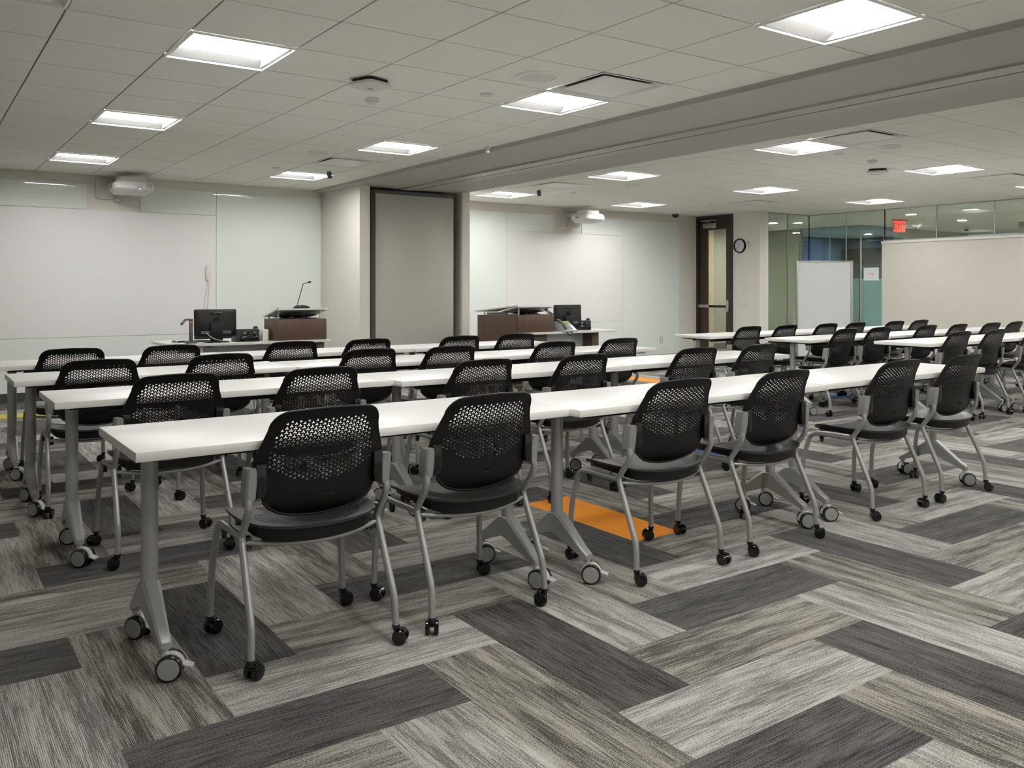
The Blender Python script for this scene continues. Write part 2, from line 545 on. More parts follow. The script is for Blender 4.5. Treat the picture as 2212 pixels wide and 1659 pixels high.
def corridor_cells():
    for ka in range(23):
        for kc in range(25):
            a, c = 11.1 + .6 * ka, -4.9 + .6 * kc
            if a + .6 <= GLASS_X and c < WALL_Y:
                continue
            if a < GLASS_X and c < WALL_Y:
                a0, c0 = GLASS_X, c
                if c + .6 > WALL_Y:
                    c0 = WALL_Y
                    a0 = a
            else:
                a0, c0 = a, c
            if a + .6 > 20.6 or c + .6 > 9.95:
                continue
            yield a0, a + .6, c0, c + .6
for a, b, c, d in corridor_cells():
    box(bm, a + g, b - g, c + g, d - g, HC, HC + .018)
struct('ceiling', bm, 'ceil')
bm = NB()
box(bm, -3.85, 21, -7.05, 10.1, HC + .19, HC + .24)
def reveal(LXs, LYs):
    for a, b in zip(LXs, LXs[1:]):
        for c, d in zip(LYs, LYs[1:]):
            if hole(a, b, c, d):
                continue
            f = bm.faces.new([bm.verts.new(p) for p in ((a, c, HC + .006), (b, c, HC + .006), (b, d, HC + .006), (a, d, HC + .006))])
reveal(LX, LY); reveal(RX, RY)
for a, b, c, d in corridor_cells():
    bm.faces.new([bm.verts.new(p) for p in ((a, c, HC + .006), (b, c, HC + .006), (b, d, HC + .006), (a, d, HC + .006))])
struct('ceiling_grid', bm, 'gap')

# ---- dropped beam with the folding-wall track
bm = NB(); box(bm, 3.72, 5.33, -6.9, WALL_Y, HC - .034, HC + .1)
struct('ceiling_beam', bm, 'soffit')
bm = NB(); box(bm, 3.705, 3.72, -6.9, 4.73, HC - .022, HC + .02)
struct('trim_2', bm, 'alu')
bm = NB()
box(bm, 4.40, 4.56, -6.9, 5.0, HC - .05, HC - .034, mi=0); box(bm, 4.585, 4.70, -6.9, 5.0, HC - .05, HC - .034, mi=0); box(bm, 4.56, 4.585, -6.9, 5.0, HC - .038, HC - .034, mi=1)
struct('trim_3', bm, ['alu', 'slot'])

# ---- folding partition parked in the column pocket
t = thing('folding_partition', 'grey fabric folding partition parked in the pocket of the column', 'partition', (4.6, 4.78, 0))
for k in range(4):
    y = k * .085
    w0, w1 = -.585 - (.02 if k else 0) * k, .588
    bm = NB()
    fw = .048
    top = 2.455
    box(bm, w0, w1, y, y + .075, 0.01, top, .004, mi=0)
    p = part('panel', bm, ['partframe'], t)
    if k == 0:
        bm = NB(); box(bm, w0 + fw, w1 - .012, y - .006, y, .06, top - fw, .002)
        part('fabric_face', bm, 'partition', p)
        bm = NB()
        for xx in (w0 + .012, w0 + .028):
            box(bm, xx, xx + .006, y - .004, y + .002, .01, top)
        part('edge_seal', bm, 'partdark', p)

# ---- glass walls
def glass_pane(name, a, b, z0, z1, m='glass', thick=.012, posts=()):
    """upright pane from a to b (plan points)"""
    a, b = Vector((*a, 0)), Vector((*b, 0))
    d = (b - a).normalized()
    nrm = Vector((-d.y, d.x, 0)) * thick / 2
    bm = NB()
    vs = []
    for p in (a, b):
        for s in (-1, 1):
            for z in (z0, z1):
                vs.append(bm.verts.new(p + nrm * s + Vector((0, 0, z))))
    for q in ((0, 1, 3, 2), (4, 6, 7, 5), (0, 4, 5, 1), (2, 3, 7, 6), (0, 2, 6, 4), (1, 5, 7, 3)):
        bm.faces.new([vs[i] for i in q])
    return bm
def glazing(name, pts, z0, z1, m='glass', fr='alu', head=True, jw=.012):
    root = bpy.data.objects.new(name, None); COL.objects.link(root); root['kind'] = 'structure'
    for a, b in zip(pts, pts[1:]):
        d = (Vector(b) - Vector(a)).normalized() * .006
        part('pane', glass_pane('pane', tuple(Vector(a) + d), tuple(Vector(b) - d), z0 + .02, z1 - .012, m), m, root)
    for p in pts:
        bm = NB(); box(bm, p[0] - jw / 2, p[0] + jw / 2, p[1] - jw / 2, p[1] + jw / 2, z0 + .02, z1 - .012)
        part('joint', bm, fr, root)
    bm = NB()
    (x0, y0), (x1, y1) = pts[0], pts[-1]
    for q0, q1 in ((z0, z0 + .02), (z1 - .012, z1)):
        box(bm, min(x0, x1) - .012, max(x0, x1) + .012, min(y0, y1) - .012, max(y0, y1) + .012, q0, q1)
    part('channel', bm, fr, root)
    return root
glazing('window_1', [(11.11, GLASS_Y), (11.70, GLASS_Y), (GLASS_X, GLASS_Y)], 0, HC)
ys = [GLASS_Y, 3.8, 3.1]
glazing('window_2', [(GLASS_X, y) for y in ys], 0, HC)
glazing('window_3', [(GLASS_X, y) for y in [3.1 - .86 * k for k in range(0, 12)]], 2.0, HC)
glazing('window_4', [(15.03, 6.70), (15.03, 6.0), (15.03, 5.3)], 0, HC, 'blueglass')
glazing('window_5', [(15.05, 5.3), (15.85, 5.3), (16.58, 5.3)], 0, HC, 'blueglass')
bm = NB(); box(bm, 15.06, 15.07, 5.35, 6.7, .02, 1.45); box(bm, 15.1, 16.55, 5.32, 5.33, .02, 1.45)
struct('trim_4', bm, 'frost')
bm = NB(); box(bm, 11.02, 11.118, 4.468, 4.56, 0, HC)
struct('trim_5', bm, 'cap')
# windows of the blue room beyond
root = bpy.data.objects.new('window_6', None); COL.objects.link(root); root['kind'] = 'structure'
bm = NB(); box(bm, 18.86, 18.89, 5.75, 7.1, .9, 1.85); part('pane', bm, 'daylight', root)
bm = NB()
for y in (5.72, 6.4, 7.1): box(bm, 18.84, 18.92, y, y + .06, .85, 1.9)
part('window_frame', bm, 'darkroom', root)

# ---- door
def make_door():
    root = bpy.data.objects.new('door_1', None); COL.objects.link(root); root['kind'] = 'structure'
    X = DOOR_X
    y0, y1 = DY0, DY1
    bm = NB()
    box(bm, X - .02, X + .2, y0, y0 + .05, 0, 2.515); box(bm, X - .02, X + .2, y1 - .05, y1, 0, 2.515); box(bm, X - .02, X + .2, y0 + .05, y1 - .05, 2.455, 2.515)
    part('door_frame', bm, 'doorframe', root)
    a, b = y0 + .054, y1 - .054
    ga, gb, gz0, gz1 = y0 + .175, y1 - .22, .09, 2.272
    bm = NB()
    xl = X + .025
    box(bm, xl, xl + .045, a, ga, .01, 2.45); box(bm, xl, xl + .045, gb, b, .01, 2.45)
    box(bm, xl, xl + .045, ga, gb, .01, gz0); box(bm, xl, xl + .045, ga, gb, gz1, 2.45)
    leaf = part('door_leaf', bm, 'doorwood', root)
    bm = NB(); box(bm, xl + .018, xl + .026, ga, gb, gz0, gz1)
    part('door_glass', bm, 'doorglass', leaf)
    bm = NB()
    zb = .928
    box(bm, xl - .062, xl - .03, b - .26, b - .02, zb - .022, zb + .03, .004, mi=0)
    box(bm, xl - .058, xl - .034, a + .07, b - .26, zb - .016, zb + .024, .004, mi=1)
    box(bm, xl - .058, xl - .034, b - .34, b - .26, zb - .018, zb + .026, .003, mi=0)
    box(bm, xl - .05, xl, b - .06, b - .03, zb - .02, zb + .02, mi=0)
    box(bm, xl - .075, xl, a + .012, a + .07, zb - .095, zb + .115, .02, mi=0)
    part('push_bar', bm, ['brushed', 'black'], root)
    bm = NB()
    box(bm, xl - .055, xl, y1 - .47, y1 - .17, 2.30, 2.385, .006)
    part('door_closer', bm, 'brushed', root)
    bm = NB(); tube(bm, [(xl - .03, y1 - .30, 2.395), (xl - .05, y1 - .30, 2.42), (xl - .06, y1 - .13, 2.435)], .012, 8); tube(bm, [(xl - .05, y1 - .48, 2.43), (xl - .05, y1 - .13, 2.44)], .008, 8)
    part('closer_arm', bm, 'brushed', root)
make_door()

# ---- glass marker boards on the front wall
gb = WALL_Y - .002
def board(name, label, x0, x1, z0, z1, m, th=.008, lift=0):
    bm = NB(); box(bm, x0 + .0025, x1 - .0025, gb - th - lift, gb, z0 + .002, z1 - .002, .0012, seg=1)
    return tag(part(name, bm, m), label, 'whiteboard')
board('glass_marker_board', 'pale green glass panel above the projection surface, before the projector mount', -1.6, 1.02, 2.13, 2.425, 'glassboard')
board('glass_marker_board', 'short pale green glass panel between the projector and the tall glass by the column', 1.59, 2.46, 2.13, 2.425, 'glassboard')
board('glass_marker_board', 'tall pale green glass panel behind the microphone podium, beside the column', 2.46, 3.815, .1, 2.425, 'glassboard')
board('glass_marker_board', 'low pale green glass strip under the projection surface by the yellow carpet plank', -1.6, 2.46, .1, .69, 'glassboard')
board('projection_board', 'large matte white projection surface with a slim controller near its edge', -1.6, 2.46, .69, 2.13, 'projboard', .009)
board('glass_marker_board', 'tall pale glass panel on the front wall right after the column pier', 5.42, 6.80, .1, 2.40, 'glassboard')
board('glass_marker_board', 'short pale glass panel between the pier and the projector over the telephone desk', 6.80, 7.685, 2.12, 2.40, 'glassboard')
board('glass_marker_board', 'short pale glass panel between the projector and the tall glass with the power outlet', 8.27, 9.15, 2.12, 2.40, 'glassboard')
board('glass_marker_board', 'tall pale glass panel with the power outlet beside the wooden door', 9.15, 10.50, .1, 2.40, 'glassboard')
board('glass_marker_board', 'low pale glass strip behind the desk with the silver telephone', 6.80, 9.15, .1, .70, 'glassboard')
board('projection_board', 'matte white projection surface behind the telephone desk', 6.80, 9.15, .70, 2.12, 'projboard', .009)
# ================================================================== CEILING FIXTURES
def ordn(k):
    return ('first', 'second', 'third', 'fourth', 'fifth', 'sixth')[k]
def lamp_mesh(w, d):
    """recessed square fixture: outer flange, well greyed in place of shade, bright lens at the top"""
    dep = .036
    f = NB()
    e = .012
    for q in ((-w / 2, w / 2, -d / 2, -d / 2 + e), (-w / 2, w / 2, d / 2 - e, d / 2), (-w / 2, -w / 2 + e, -d / 2 + e, d / 2 - e), (w / 2 - e, w / 2, -d / 2 + e, d / 2 - e)):
        box(f, *q, -.012, 0)
    w2, d2 = w / 2 - .028, d / 2 - .028
    s = NB()
    wi, di = w2 - .015, d2 - .075
    lo = [s.verts.new((x, y, .0)) for x, y in ((-w2, -d2), (w2, -d2), (w2, d2), (-w2, d2))]
    out = [s.verts.new((x, y, .0)) for x, y in ((-w / 2 + e, -d / 2 + e), (w / 2 - e, -d / 2 + e), (w / 2 - e, d / 2 - e), (-w / 2 + e, d / 2 - e))]
    hi = [s.verts.new((x, y, dep)) for x, y in ((-wi, -di), (wi, -di), (wi, di), (-wi, di))]
    for a, b in ((out, lo), (lo, hi)):
        for i in range(4):
            s.faces.new((a[i], a[(i + 1) % 4], b[(i + 1) % 4], b[i]))
    l = NB()
    box(l, -wi, wi, -di, di, dep - .004, dep + .006)
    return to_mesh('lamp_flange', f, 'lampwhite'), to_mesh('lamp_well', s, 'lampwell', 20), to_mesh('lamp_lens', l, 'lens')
names = {'L.7': 'in the open-aisle file', 'L3.0': 'in the file beside the beam',
         'R6.0': 'in the first file past the beam', 'R8.5': 'in the second file past the beam', 'R10.9': 'in the glass-wall file'}
cache = {}
count = {}
for side, x, a, b, c, d in lamps:
    key = (round(b - a, 3), round(d - c, 3))
    if key not in cache:
        cache[key] = lamp_mesh(*key)
    kk = side + str(x).replace('0.7', '.7')
    count[kk] = count.get(kk, -1) + 1
    n = count[kk] + (1 if kk == 'R10.9' else 0)
    t = thing('ceiling_light', 'square ceiling light ' + names[kk] + ', ' + ordn(n) + ' from the whiteboards', 'ceiling light', ((a + b) / 2, (c + d) / 2, HC), group='recessed ceiling lights')
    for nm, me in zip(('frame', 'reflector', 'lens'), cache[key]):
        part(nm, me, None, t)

def diffuser(label, a, b, c, d):
    w, h = (b - a) / 2, (d - c) / 2
    t = thing('air_diffuser', label, 'air vent', ((a + b) / 2, (c + d) / 2, HC), group='square air diffusers')
    bm = NB()
    def loop(s, z, r):
        return [bm.verts.new((p[0], p[1], z)) for p in rrect(-w * s, w * s, -h * s, h * s, r)]
    skin(bm, [loop(.995, -.003, .004), loop(.95, -.004, .02), loop(.91, .006, .03), loop(.86, .03, .05)], cap=False)
    part('rim', bm, 'diffplate', t)
    bm = NB()
    skin(bm, [loop(.86, .03, .05), loop(.80, .07, .08), loop(.66, .13, .1), loop(.5, .15, .1)], cap=False)
    bm.faces.new([bm.verts.new((p[0], p[1], .15)) for p in rrect(-w * .5, w * .5, -h * .5, h * .5, .1)])
    part('pan', bm, 'diffpan', t)
    bm = NB(); box(bm, -w * .75, w * .75, -h * .75, h * .75, -.002, .004, .002)
    part('face_plate', bm, 'diffplate', t)
    for s_ in (-1, 1):
        bm = NB(); lathe(bm, [(.004, .004), (.004, .15)], (-.1 * s_, .1 * s_, 0), seg=6); part('hanger', bm, 'alu', t)
for lab, q in zip((
        'square air diffuser in the ceiling corner where the open side begins',
        'square air diffuser touching a ceiling light, above the orange carpet plank',
        'square air diffuser by the column, next to a small black hanging sensor',
        'square air diffuser cut by the picture edge, toward the big projection surface',
        'square air diffuser beyond the beam, touching the first-file light, beside a round speaker',
        'square air diffuser over the telephone desk, beyond the beam',
        'square air diffuser near the door and the dome camera',
        'square air diffuser reflecting blue daylight, toward the half wall'), diffs):
    diffuser(lab, *q)

def round_speaker(label, x, y, r=.11):
    t = thing('ceiling_speaker', label, 'speaker', (x, y, HC), group='round ceiling speakers')
    bm = NB(); lathe(bm, [(r, .002), (r, -.004), (r * .97, -.009), (r * .84, -.009), (r * .82, -.004), (r * .82, .002)], seg=40)
    part('rim', bm, 'diffplate', t)
    bm = NB(); lathe(bm, [(r * .82, .0), (r * .82, -.004), (.0, -.0055)], seg=40)
    part('grille', bm, 'grille', t)
    bm = NB(); lathe(bm, [(.006, -.0053), (.005, -.007), (0, -.007)], seg=10)
    part('badge', bm, 'alu', t)
round_speaker('round white ceiling speaker beside the air diffuser above the orange plank', 2.484, -.655, .135)
round_speaker('round white ceiling speaker between the column diffuser and the wall projector', 2.545, 2.88, .115)
round_speaker('round white ceiling speaker beyond the beam, beside the diffuser at the first light file', 6.65, -.43, .115)
round_speaker('round white ceiling speaker over the telephone desk area', 6.75, 3.05, .105)
round_speaker('round white ceiling speaker above the mobile whiteboard side, near the door', 10.45, 3.2, .105)

def access_point(label, x, y, rz):
    t = thing('wireless_access_point', label, 'wireless router', (x, y, HC), rz, group='wireless access points')
    bm = NB(); prism(bm, rrect(-.085, .085, -.085, .085, .03), 'z', -.026, 0)
    part('bracket', bm, 'black', t)  # mount block, black in place of the dark shadow above the housing
    bm = NB()
    o1 = rrect(-.105, .105, -.105, .105, .04); o2 = rrect(-.07, .07, -.07, .07, .035); o3 = rrect(-.1, .1, -.1, .1, .04)
    rs = [[bm.verts.new((p[0], p[1], z)) for p in o] for o, z in ((o3, -.022), (o1, -.032), (o1, -.04), (o2, -.054))]
    skin(bm, rs)
    part('housing', bm, 'whiteplastic', t)
    bm = NB(); prism(bm, rrect(-.02, .02, -.012, .012, .008), 'z', -.0565, -.0535)
    part('status_window', bm, 'alu', t)
access_point('white wireless access point on a mount blackened as its shadow, before the beam', 1.69, .02, .35)
access_point('white wireless access point on a mount blackened as its shadow beyond the ceiling beam', 7.93, .5, .5)

def disc(nm, label, cat, x, y, prof, m, group=None, seg=24):
    bm = NB(); lathe(bm, prof, (0, 0, 0), seg=seg)
    o = part(nm, bm, m, None, (x, y, HC))
    return tag(o, label, cat, group)
smk = [(.048, .001), (.048, -.014), (.044, -.020), (.034, -.022), (.033, -.030), (.020, -.036), (.0, -.038)]
disc('smoke_detector', 'small white smoke detector by the wireless access point before the beam', 'smoke detector', 1.93, .485, smk, 'whiteplastic')
disc('smoke_detector', 'small white smoke detector by the wireless access point beyond the beam', 'smoke detector', 7.27, .146, smk, 'whiteplastic')
cp = [(.042, .001), (.042, -.006), (.040, -.009), (0, -.010)]
for x, y, l in ((2.489, -.077, 'near the round speaker over the orange plank'), (2.572, 4.119, 'by the whiteboards and the column'), (6.63, .093, 'beside the first-file light past the beam'),
                (6.694, 4.168, 'over the telephone desk'), (9.438, 4.2, 'near the door'), (11.2, 2.112, 'near the corner of the glass wall')):
    disc('sprinkler_cap', 'flat round white sprinkler cover in the ceiling ' + l, 'sprinkler', x, y, cp, 'whiteplastic', 'concealed sprinkler covers')
def pod_sensor(label, x, y):
    t = thing('hanging_sensor', label, 'sensor', (x, y, HC))
    bm = NB(); lathe(bm, [(.026, 0), (.026, -.045), (.022, -.048), (.022, -.075), (0, -.075)], seg=16)
    part('housing', bm, 'devgrey', t)
    bm = NB(); box(bm, .012, .032, -.012, .012, -.07, -.05, .003)
    part('lens', bm, 'gloss', t)
pod_sensor('small dark cylinder hanging from the ceiling by the light next to the column', 3.16, 4.08)
pod_sensor('small dark cylinder hanging from the ceiling over the telephone desk', 6.117, 4.176)
t = thing('beam_sensor', 'small white box with a green light hanging at the edge of the ceiling beam', 'sensor', (3.675, 1.70, HC))
bm = NB(); box(bm, -.035, .035, -.035, .035, -.006, 0, .002); box(bm, -.02, .02, -.02, .02, -.055, -.006, .003)
p = part('housing', bm, 'whiteplastic', t)
bm = NB(); box(bm, -.012, -.004, -.0215, -.0195, -.05, -.042); part('led', bm, 'greenled', t)
t = thing('dome_camera', 'black dome camera under the ceiling by the wooden door', 'security camera', (10.2, 5.7, HC))
bm = NB(); lathe(bm, [(.062, 0), (.062, -.016), (.055, -.02), (0, -.02)], seg=24); part('base', bm, 'devgrey', t)
bm = NB(); lathe(bm, [(.05, -.02), (.046, -.038), (.032, -.055), (.012, -.063), (0, -.064)], seg=24); part('dome', bm, 'gloss', t)

# ================================================================== WALL EQUIPMENT
def projector(label, x, z, light):
    """ultra short throw projector on a wall arm; front faces the room (-y)"""
    t = thing('wall_projector', label, 'projector', (x, WALL_Y, z))
    bm = NB(); prism(bm, rrect(-.235, .235, -.117, .117, .022), 'y', -.028, 0, bev=.004)
    part('wall_plate', bm, 'plate', t)
    bm = NB(); box(bm, -.06, .10, -.36, -.028, .02, .075, .01); box(bm, -.02, .06, -.40, -.2, .075, .09, .004)
    part('arm', bm, 'plate', t)
    bm = NB()
    cx, cy = .06, -.43
    o = [(p[0] + cx, p[1] + cy) for p in rrect(-.145, .145, -.12, .13, .045)]
    prism(bm, o, 'z', .048, .098, bev=.008)
    part('mount_cover', bm, 'proj', t)
    body = NB()
    o0 = [(p[0] + cx, p[1] + cy) for p in rrect(-.175, .185, -.15, .19, .05)]
    o1 = [(p[0] + cx, p[1] + cy) for p in rrect(-.205, .215, -.17, .20, .06)]
    o2 = [(p[0] + cx, p[1] + cy) for p in rrect(-.195, .205, -.155, .19, .06)]
    o3 = [(p[0] + cx, p[1] + cy) for p in rrect(-.165, .17, -.06, .17, .05)]
    rs = [[body.verts.new((p[0], p[1], zz)) for p in o_] for o_, zz in ((o0, .045), (o1, .018), (o1, -.035), (o2, -.05), (o3, -.085))]
    skin(body, rs)
    b = part('body', body, 'proj', t)
    bm = NB()
    for k in range(6):
        box(bm, cx + .118, cx + .182, cy - .172, cy - .168, -.022 + .008 * k, -.018 + .008 * k)
    part('vent', bm, 'projdark', b)
    bm = NB()
    for k in range(8):
        box(bm, cx - .207, cx - .203, cy - .03 + .012 * k, cy - .024 + .012 * k, -.03, .012)
    part('side_vent', bm, 'projdark', b)
    lettering('EPSON', .026, 'projdark', b, (cx + .045, cy - .1702, .0), (R(90), 0, 0))
    bm = NB(); box(bm, cx + .03, cx + .075, cy - .1705, cy - .167, -.032, -.017); part('label_plate', bm, 'projdark', b)
    if light:
        bm = NB(); box(bm, cx + .05, cx + .06, cy - .1725, cy - .168, -.039, -.034); part('led', bm, 'screenglow', b)
    bm = NB(); lathe(bm, [(.02, -.11), (.028, -.125), (.028, -.135), (.012, -.142), (0, -.142)], (-.02, -.05, 0), seg=16); lathe(bm, [(.012, -.02), (.012, -.11)], (-.02, -.05, 0), seg=12)
    part('cable_boss', bm, 'plate', t)
    return t
projector('white short-throw projector above the projection surface with the slim controller', 1.345, 2.372, True)
projector('white short-throw projector on a wall plate above the telephone desk', 7.99, 2.352, True)

t = thing('board_controller', 'slim white controller with two dots and a thin wire on the projection surface', 'remote', (2.36, WALL_Y - .012, 1.43))
bm = NB(); prism(bm, rrect(-.026, .026, -.095, .095, .0255, 8), 'y', -.022, 0, bev=.004); part('housing', bm, 'whiteplastic', t)
bm = NB()
for z in (-.062, .03): lathe(bm, [(.007, -.0232), (.007, -.021)], (0, 0, z), 'y', 12)
part('button', bm, 'lampwhite', t)
bm = NB(); tube(bm, smooth_path([(-.005, -.006, -.09), (-.012, -.004, -.2), (-.05, -.004, -.36), (-.04, -.004, -.55), (-.02, -.004, -.7)], .1), .0022, 6); tube(bm, smooth_path([(.006, -.006, -.09), (.018, -.004, -.2), (-.004, -.004, -.36), (-.012, -.004, -.7)], .1), .0022, 6)
part('cable', bm, 'plate', t)

t = thing('power_outlet', 'beige power outlet low on the tall glass panel by the door', 'power outlet', (10.05, WALL_Y - .01, .355))
bm = NB(); prism(bm, rrect(-.036, .036, -.06, .06, .006), 'y', -.006, 0, bev=.002); part('plate', bm, 'half', t)
bm = NB()
for z in (-.028, .028): prism(bm, rrect(-.017, .017, z - .018, z + .018, .008), 'y', -.009, -.005)
part('socket', bm, 'cap', t)

# clock, alarm, switches on the door wall (faces -x)
ROTX = (R(90), 0, R(-90))     # local z -> -x : text and dials face the room
t = thing('wall_clock', 'round black-rimmed wall clock by the wooden door', 'clock', (DOOR_X, 4.876, 1.963), rot=ROTX)
bm = NB(); lathe(bm, [(.126, 0), (.126, .02), (.12, .034), (.108, .036), (.102, .026), (.102, 0)], seg=48); part('rim', bm, 'gloss', t)
bm = NB(); lathe(bm, [(.103, .004), (.103, .014), (0, .014)], seg=48); face = part('dial', bm, 'clockface', t)
for h in range(1, 13):
    a = R(90 - 30 * h)
    lettering(str(h), .022, 'ink', face, (.082 * math.cos(a), .082 * math.sin(a), .0145), (0, 0, 0), name='numeral')
def hand(nm, ang, l0, l1, w, m, z):
    bm = NB(); box(bm, -w, w, -l0, l1, z, z + .0012); part(nm, bm, m, t, rot=(0, 0, R(-ang)))
hand('hour_hand', 320, .01, .052, .0035, 'ink', .017)
hand('minute_hand', 234, .012, .078, .0026, 'ink', .019)
hand('second_hand', 65, .02, .082, .001, 'red', .021)
t = thing('fire_alarm_strobe', 'white wall alarm with a clear strobe lens beside the clock', 'alarm', (DOOR_X, 4.66, 1.98), rot=ROTX)
bm = NB(); prism(bm, rrect(-.062, .062, -.078, .078, .012), 'z', 0, .035, bev=.006); part('housing', bm, 'whiteplastic', t)
bm = NB(); prism(bm, rrect(-.035, .02, -.045, -.005, .006), 'z', .034, .055, bev=.006); part('strobe_lens', bm, 'chrome', t)
bm = NB()
for k in range(3): lathe(bm, [(.026 - .008 * k, .0355 + .001 * k), (.023 - .008 * k, .0365)], (-.008, .03, 0), seg=20)
part('sounder', bm, 'plate', t)
lettering('FIRE', .018, 'red', t, (.05, 0, .0352), (0, 0, R(-90)))
t = thing('thermostat', 'small white thermostat box above the light switch, by the door', 'thermostat', (DOOR_X, 4.777, 1.235), rot=ROTX)
bm = NB(); prism(bm, rrect(-.036, .036, -.055, .055, .006), 'z', 0, .026, bev=.003); part('housing', bm, 'whiteplastic', t)
bm = NB(); box(bm, -.03, -.008, -.046, -.042, .026, .0266); part('mark', bm, 'greyink', t)
t = thing('light_switch', 'white rocker light switch under the thermostat, by the door', 'light switch', (DOOR_X, 4.777, 1.008), rot=ROTX)
bm = NB(); prism(bm, rrect(-.036, .036, -.058, .058, .004), 'z', 0, .007, bev=.002); part('plate', bm, 'cap', t)
bm = NB(); prism(bm, rrect(-.017, .017, -.034, .034, .003), 'z', .006, .011, bev=.002); part('rocker', bm, 'whiteplastic', t)

# ================================================================== ROLLING CHAIRS
LAT = .0148
def star(cx, cy, s):
    """three-armed slot; shrinks toward a small triangle when s drops"""
    out = []
    arm, w, core = .0038 + .0030 * s, .0017 + .0004 * s, .0019 + .0004 * (1 - s)
    for k in range(3):
        a = R(90 + 120 * k)
        d, p = (math.cos(a), math.sin(a)), (-math.sin(a), math.cos(a))
        out.append((cx + d[0] * arm + p[0] * -w, cy + d[1] * arm + p[1] * -w))
        out.append((cx + d[0] * arm + p[0] * w, cy + d[1] * arm + p[1] * w))
        b = R(90 + 120 * k + 60)
        out.append((cx + math.cos(b) * core, cy + math.sin(b) * core))
    return out
def perforated(outline, inside, shape, th, direction, grid=.022):
    """thin shell from an outline with star slots wherever inside(x, y) > 0, bent by shape(x, y) -> Vector"""
    vs, fa = [], []
    def loop(pts):
        if sum(a[0] * b[1] - b[0] * a[1] for a, b in zip(pts, pts[1:] + pts[:1])) < 0:
            pts = pts[::-1]
        i0 = len(vs)
        vs.extend(Vector(p) for p in pts)
        fa.append(list(range(i0, i0 + len(pts))))
    loop(outline)
    xs = [p[0] for p in outline]; ys_ = [p[1] for p in outline]
    hx0, hx1, hy0, hy1 = min(xs), max(xs), min(ys_), max(ys_)
    nx = int((hx1 - hx0) / 2 / (LAT * .92)) + 1
    for i in range(-nx, nx + 1):
        x = i * LAT * .92
        n = int((hy1 - hy0) / LAT) + 2
        for j in range(n):
            y = hy0 + j * LAT + (LAT / 2 if i % 2 else 0)
            v = inside(x, y)
            if v > 0:
                loop(star(x, y, min(1, v)))
    def in_poly(x, y, P, m):
        c = False
        for (x0, y0), (x1, y1) in zip(P, P[1:] + P[:1]):
            if (y0 > y) != (y1 > y) and x < (x1 - x0) * (y - y0) / (y1 - y0) + x0:
                c = not c
        return c and all((x - a) ** 2 + (y - b) ** 2 > m * m for a, b in P)
    y = hy0
    while y < hy1:
        x = hx0
        while x < hx1:
            if inside(x, y) < -.3 or inside(x, y) == -1:
                if in_poly(x, y, outline, .008) and inside(x, y) <= -.5:
                    vs.append(Vector((x, y)))
            x += grid
        y += grid
    V, E_, F, _v, _e, fid = delaunay_2d_cdt(vs, [], fa, 1, 1e-6)
    F = [f for f, ids in zip(F, fid) if ids and max(ids) == 0]
    bm = NB()
    A = [bm.verts.new(shape(p.x, p.y)) for p in V]
    B = [bm.verts.new(shape(p.x, p.y) + direction * th) for p in V]
    cnt = {}
    F = {tuple(sorted(f)): tuple(f) for f in F if len(set(f)) == len(f)}.values()
    for f in F:
        bm.faces.new([A[i] for i in f]); bm.faces.new([B[i] for i in reversed(f)])
        for a, b in zip(f, f[1:] + f[:1]):
            key = (min(a, b), max(a, b))
            cnt[key] = None if key in cnt else (a, b)
    for q in cnt.values():
        if q:
            bm.faces.new((A[q[1]], A[q[0]], B[q[0]], B[q[1]]))
    return bm

def interp(x, T):
    for (a, p), (b, q) in zip(T, T[1:]):
        if x <= b:
            s = (x - a) / (b - a)
            s = max(0, s)
            return p + (q - p) * s
    return T[-1][1]
BACK_Y = [(.465, -.118), (.485, -.140), (.51, -.158), (.56, -.172), (.62, -.180), (.68, -.190), (.74, -.207), (.79, -.229), (.845, -.262)]
def back_shape(x, z):
    c = .036 * (x / .24) ** 2
    return Vector((x, interp(z, BACK_Y) + c, z))
def half_curve(pts):
    return pts + [(-x, z) for x, z in reversed(pts) if x > 1e-6]
r_ = []
for k in range(9):
    t_ = R(90 - 90 * k / 8)
    r_.append((.128 + .062 * math.cos(t_), .775 + .062 * math.sin(t_)))
right = [(0, .843), (.07, .841)] + r_ + [(.199, .745), (.212, .71), (.222, .68), (.229, .652)]
right += [(.206, .650), (.205, .60), (.203, .56), (.192, .535), (.172, .512), (.142, .493), (.10, .480), (.05, .472), (0, .469)]
right = [p for p in right]
outline_back = right + [(-x, z) for x, z in right[-2:0:-1]]
def back_in(x, z):
    """>0 where slots go (value = arm size), negative outside"""
    if z > .812 or z < .57:
        return -1
    half = interp(z, [(.57, .12), (.60, .165), (.64, .185), (.70, .178), (.77, .158), (.79, .145), (.812, .125)])
    bot = .592 + .062 * (x / .185) ** 2
    d = min(half - abs(x), z - bot, .806 - z)
    if d < 0:
        return -1 if d < -.012 else -.2
    return min(1, .08 + d / .028)
def seat_shape(x, y):
    z = .449 + .020 * min(1, (abs(x) / .225)) ** 2.2
    if y > .11:
        z -= 2.4 * (y - .11) ** 2
    if y < -.12:
        z += 1.0 * (y + .12) ** 2 + .0
    z -= .006 * math.exp(-((x / .14) ** 2 + ((y + .03) / .13) ** 2))
    return Vector((x, y, z))
sr = [(0, .212), (.09, .210), (.16, .203), (.20, .186), (.222, .155), (.233, .10), (.238, .03), (.236, -.04), (.226, -.105), (.205, -.148), (.165, -.178), (.11, -.194), (.05, -.202), (0, -.204)]
outline_seat = sr + [(-x, y) for x, y in sr[-2:0:-1]]
def seat_in(x, y):
    d = 1 - ((x / .185) ** 2 + ((y + .045) / .135) ** 2) ** .5
    dd = d * .13
    if dd < 0:
        return -1 if dd < -.012 else -.2
    return min(.85, .1 + dd / .03)

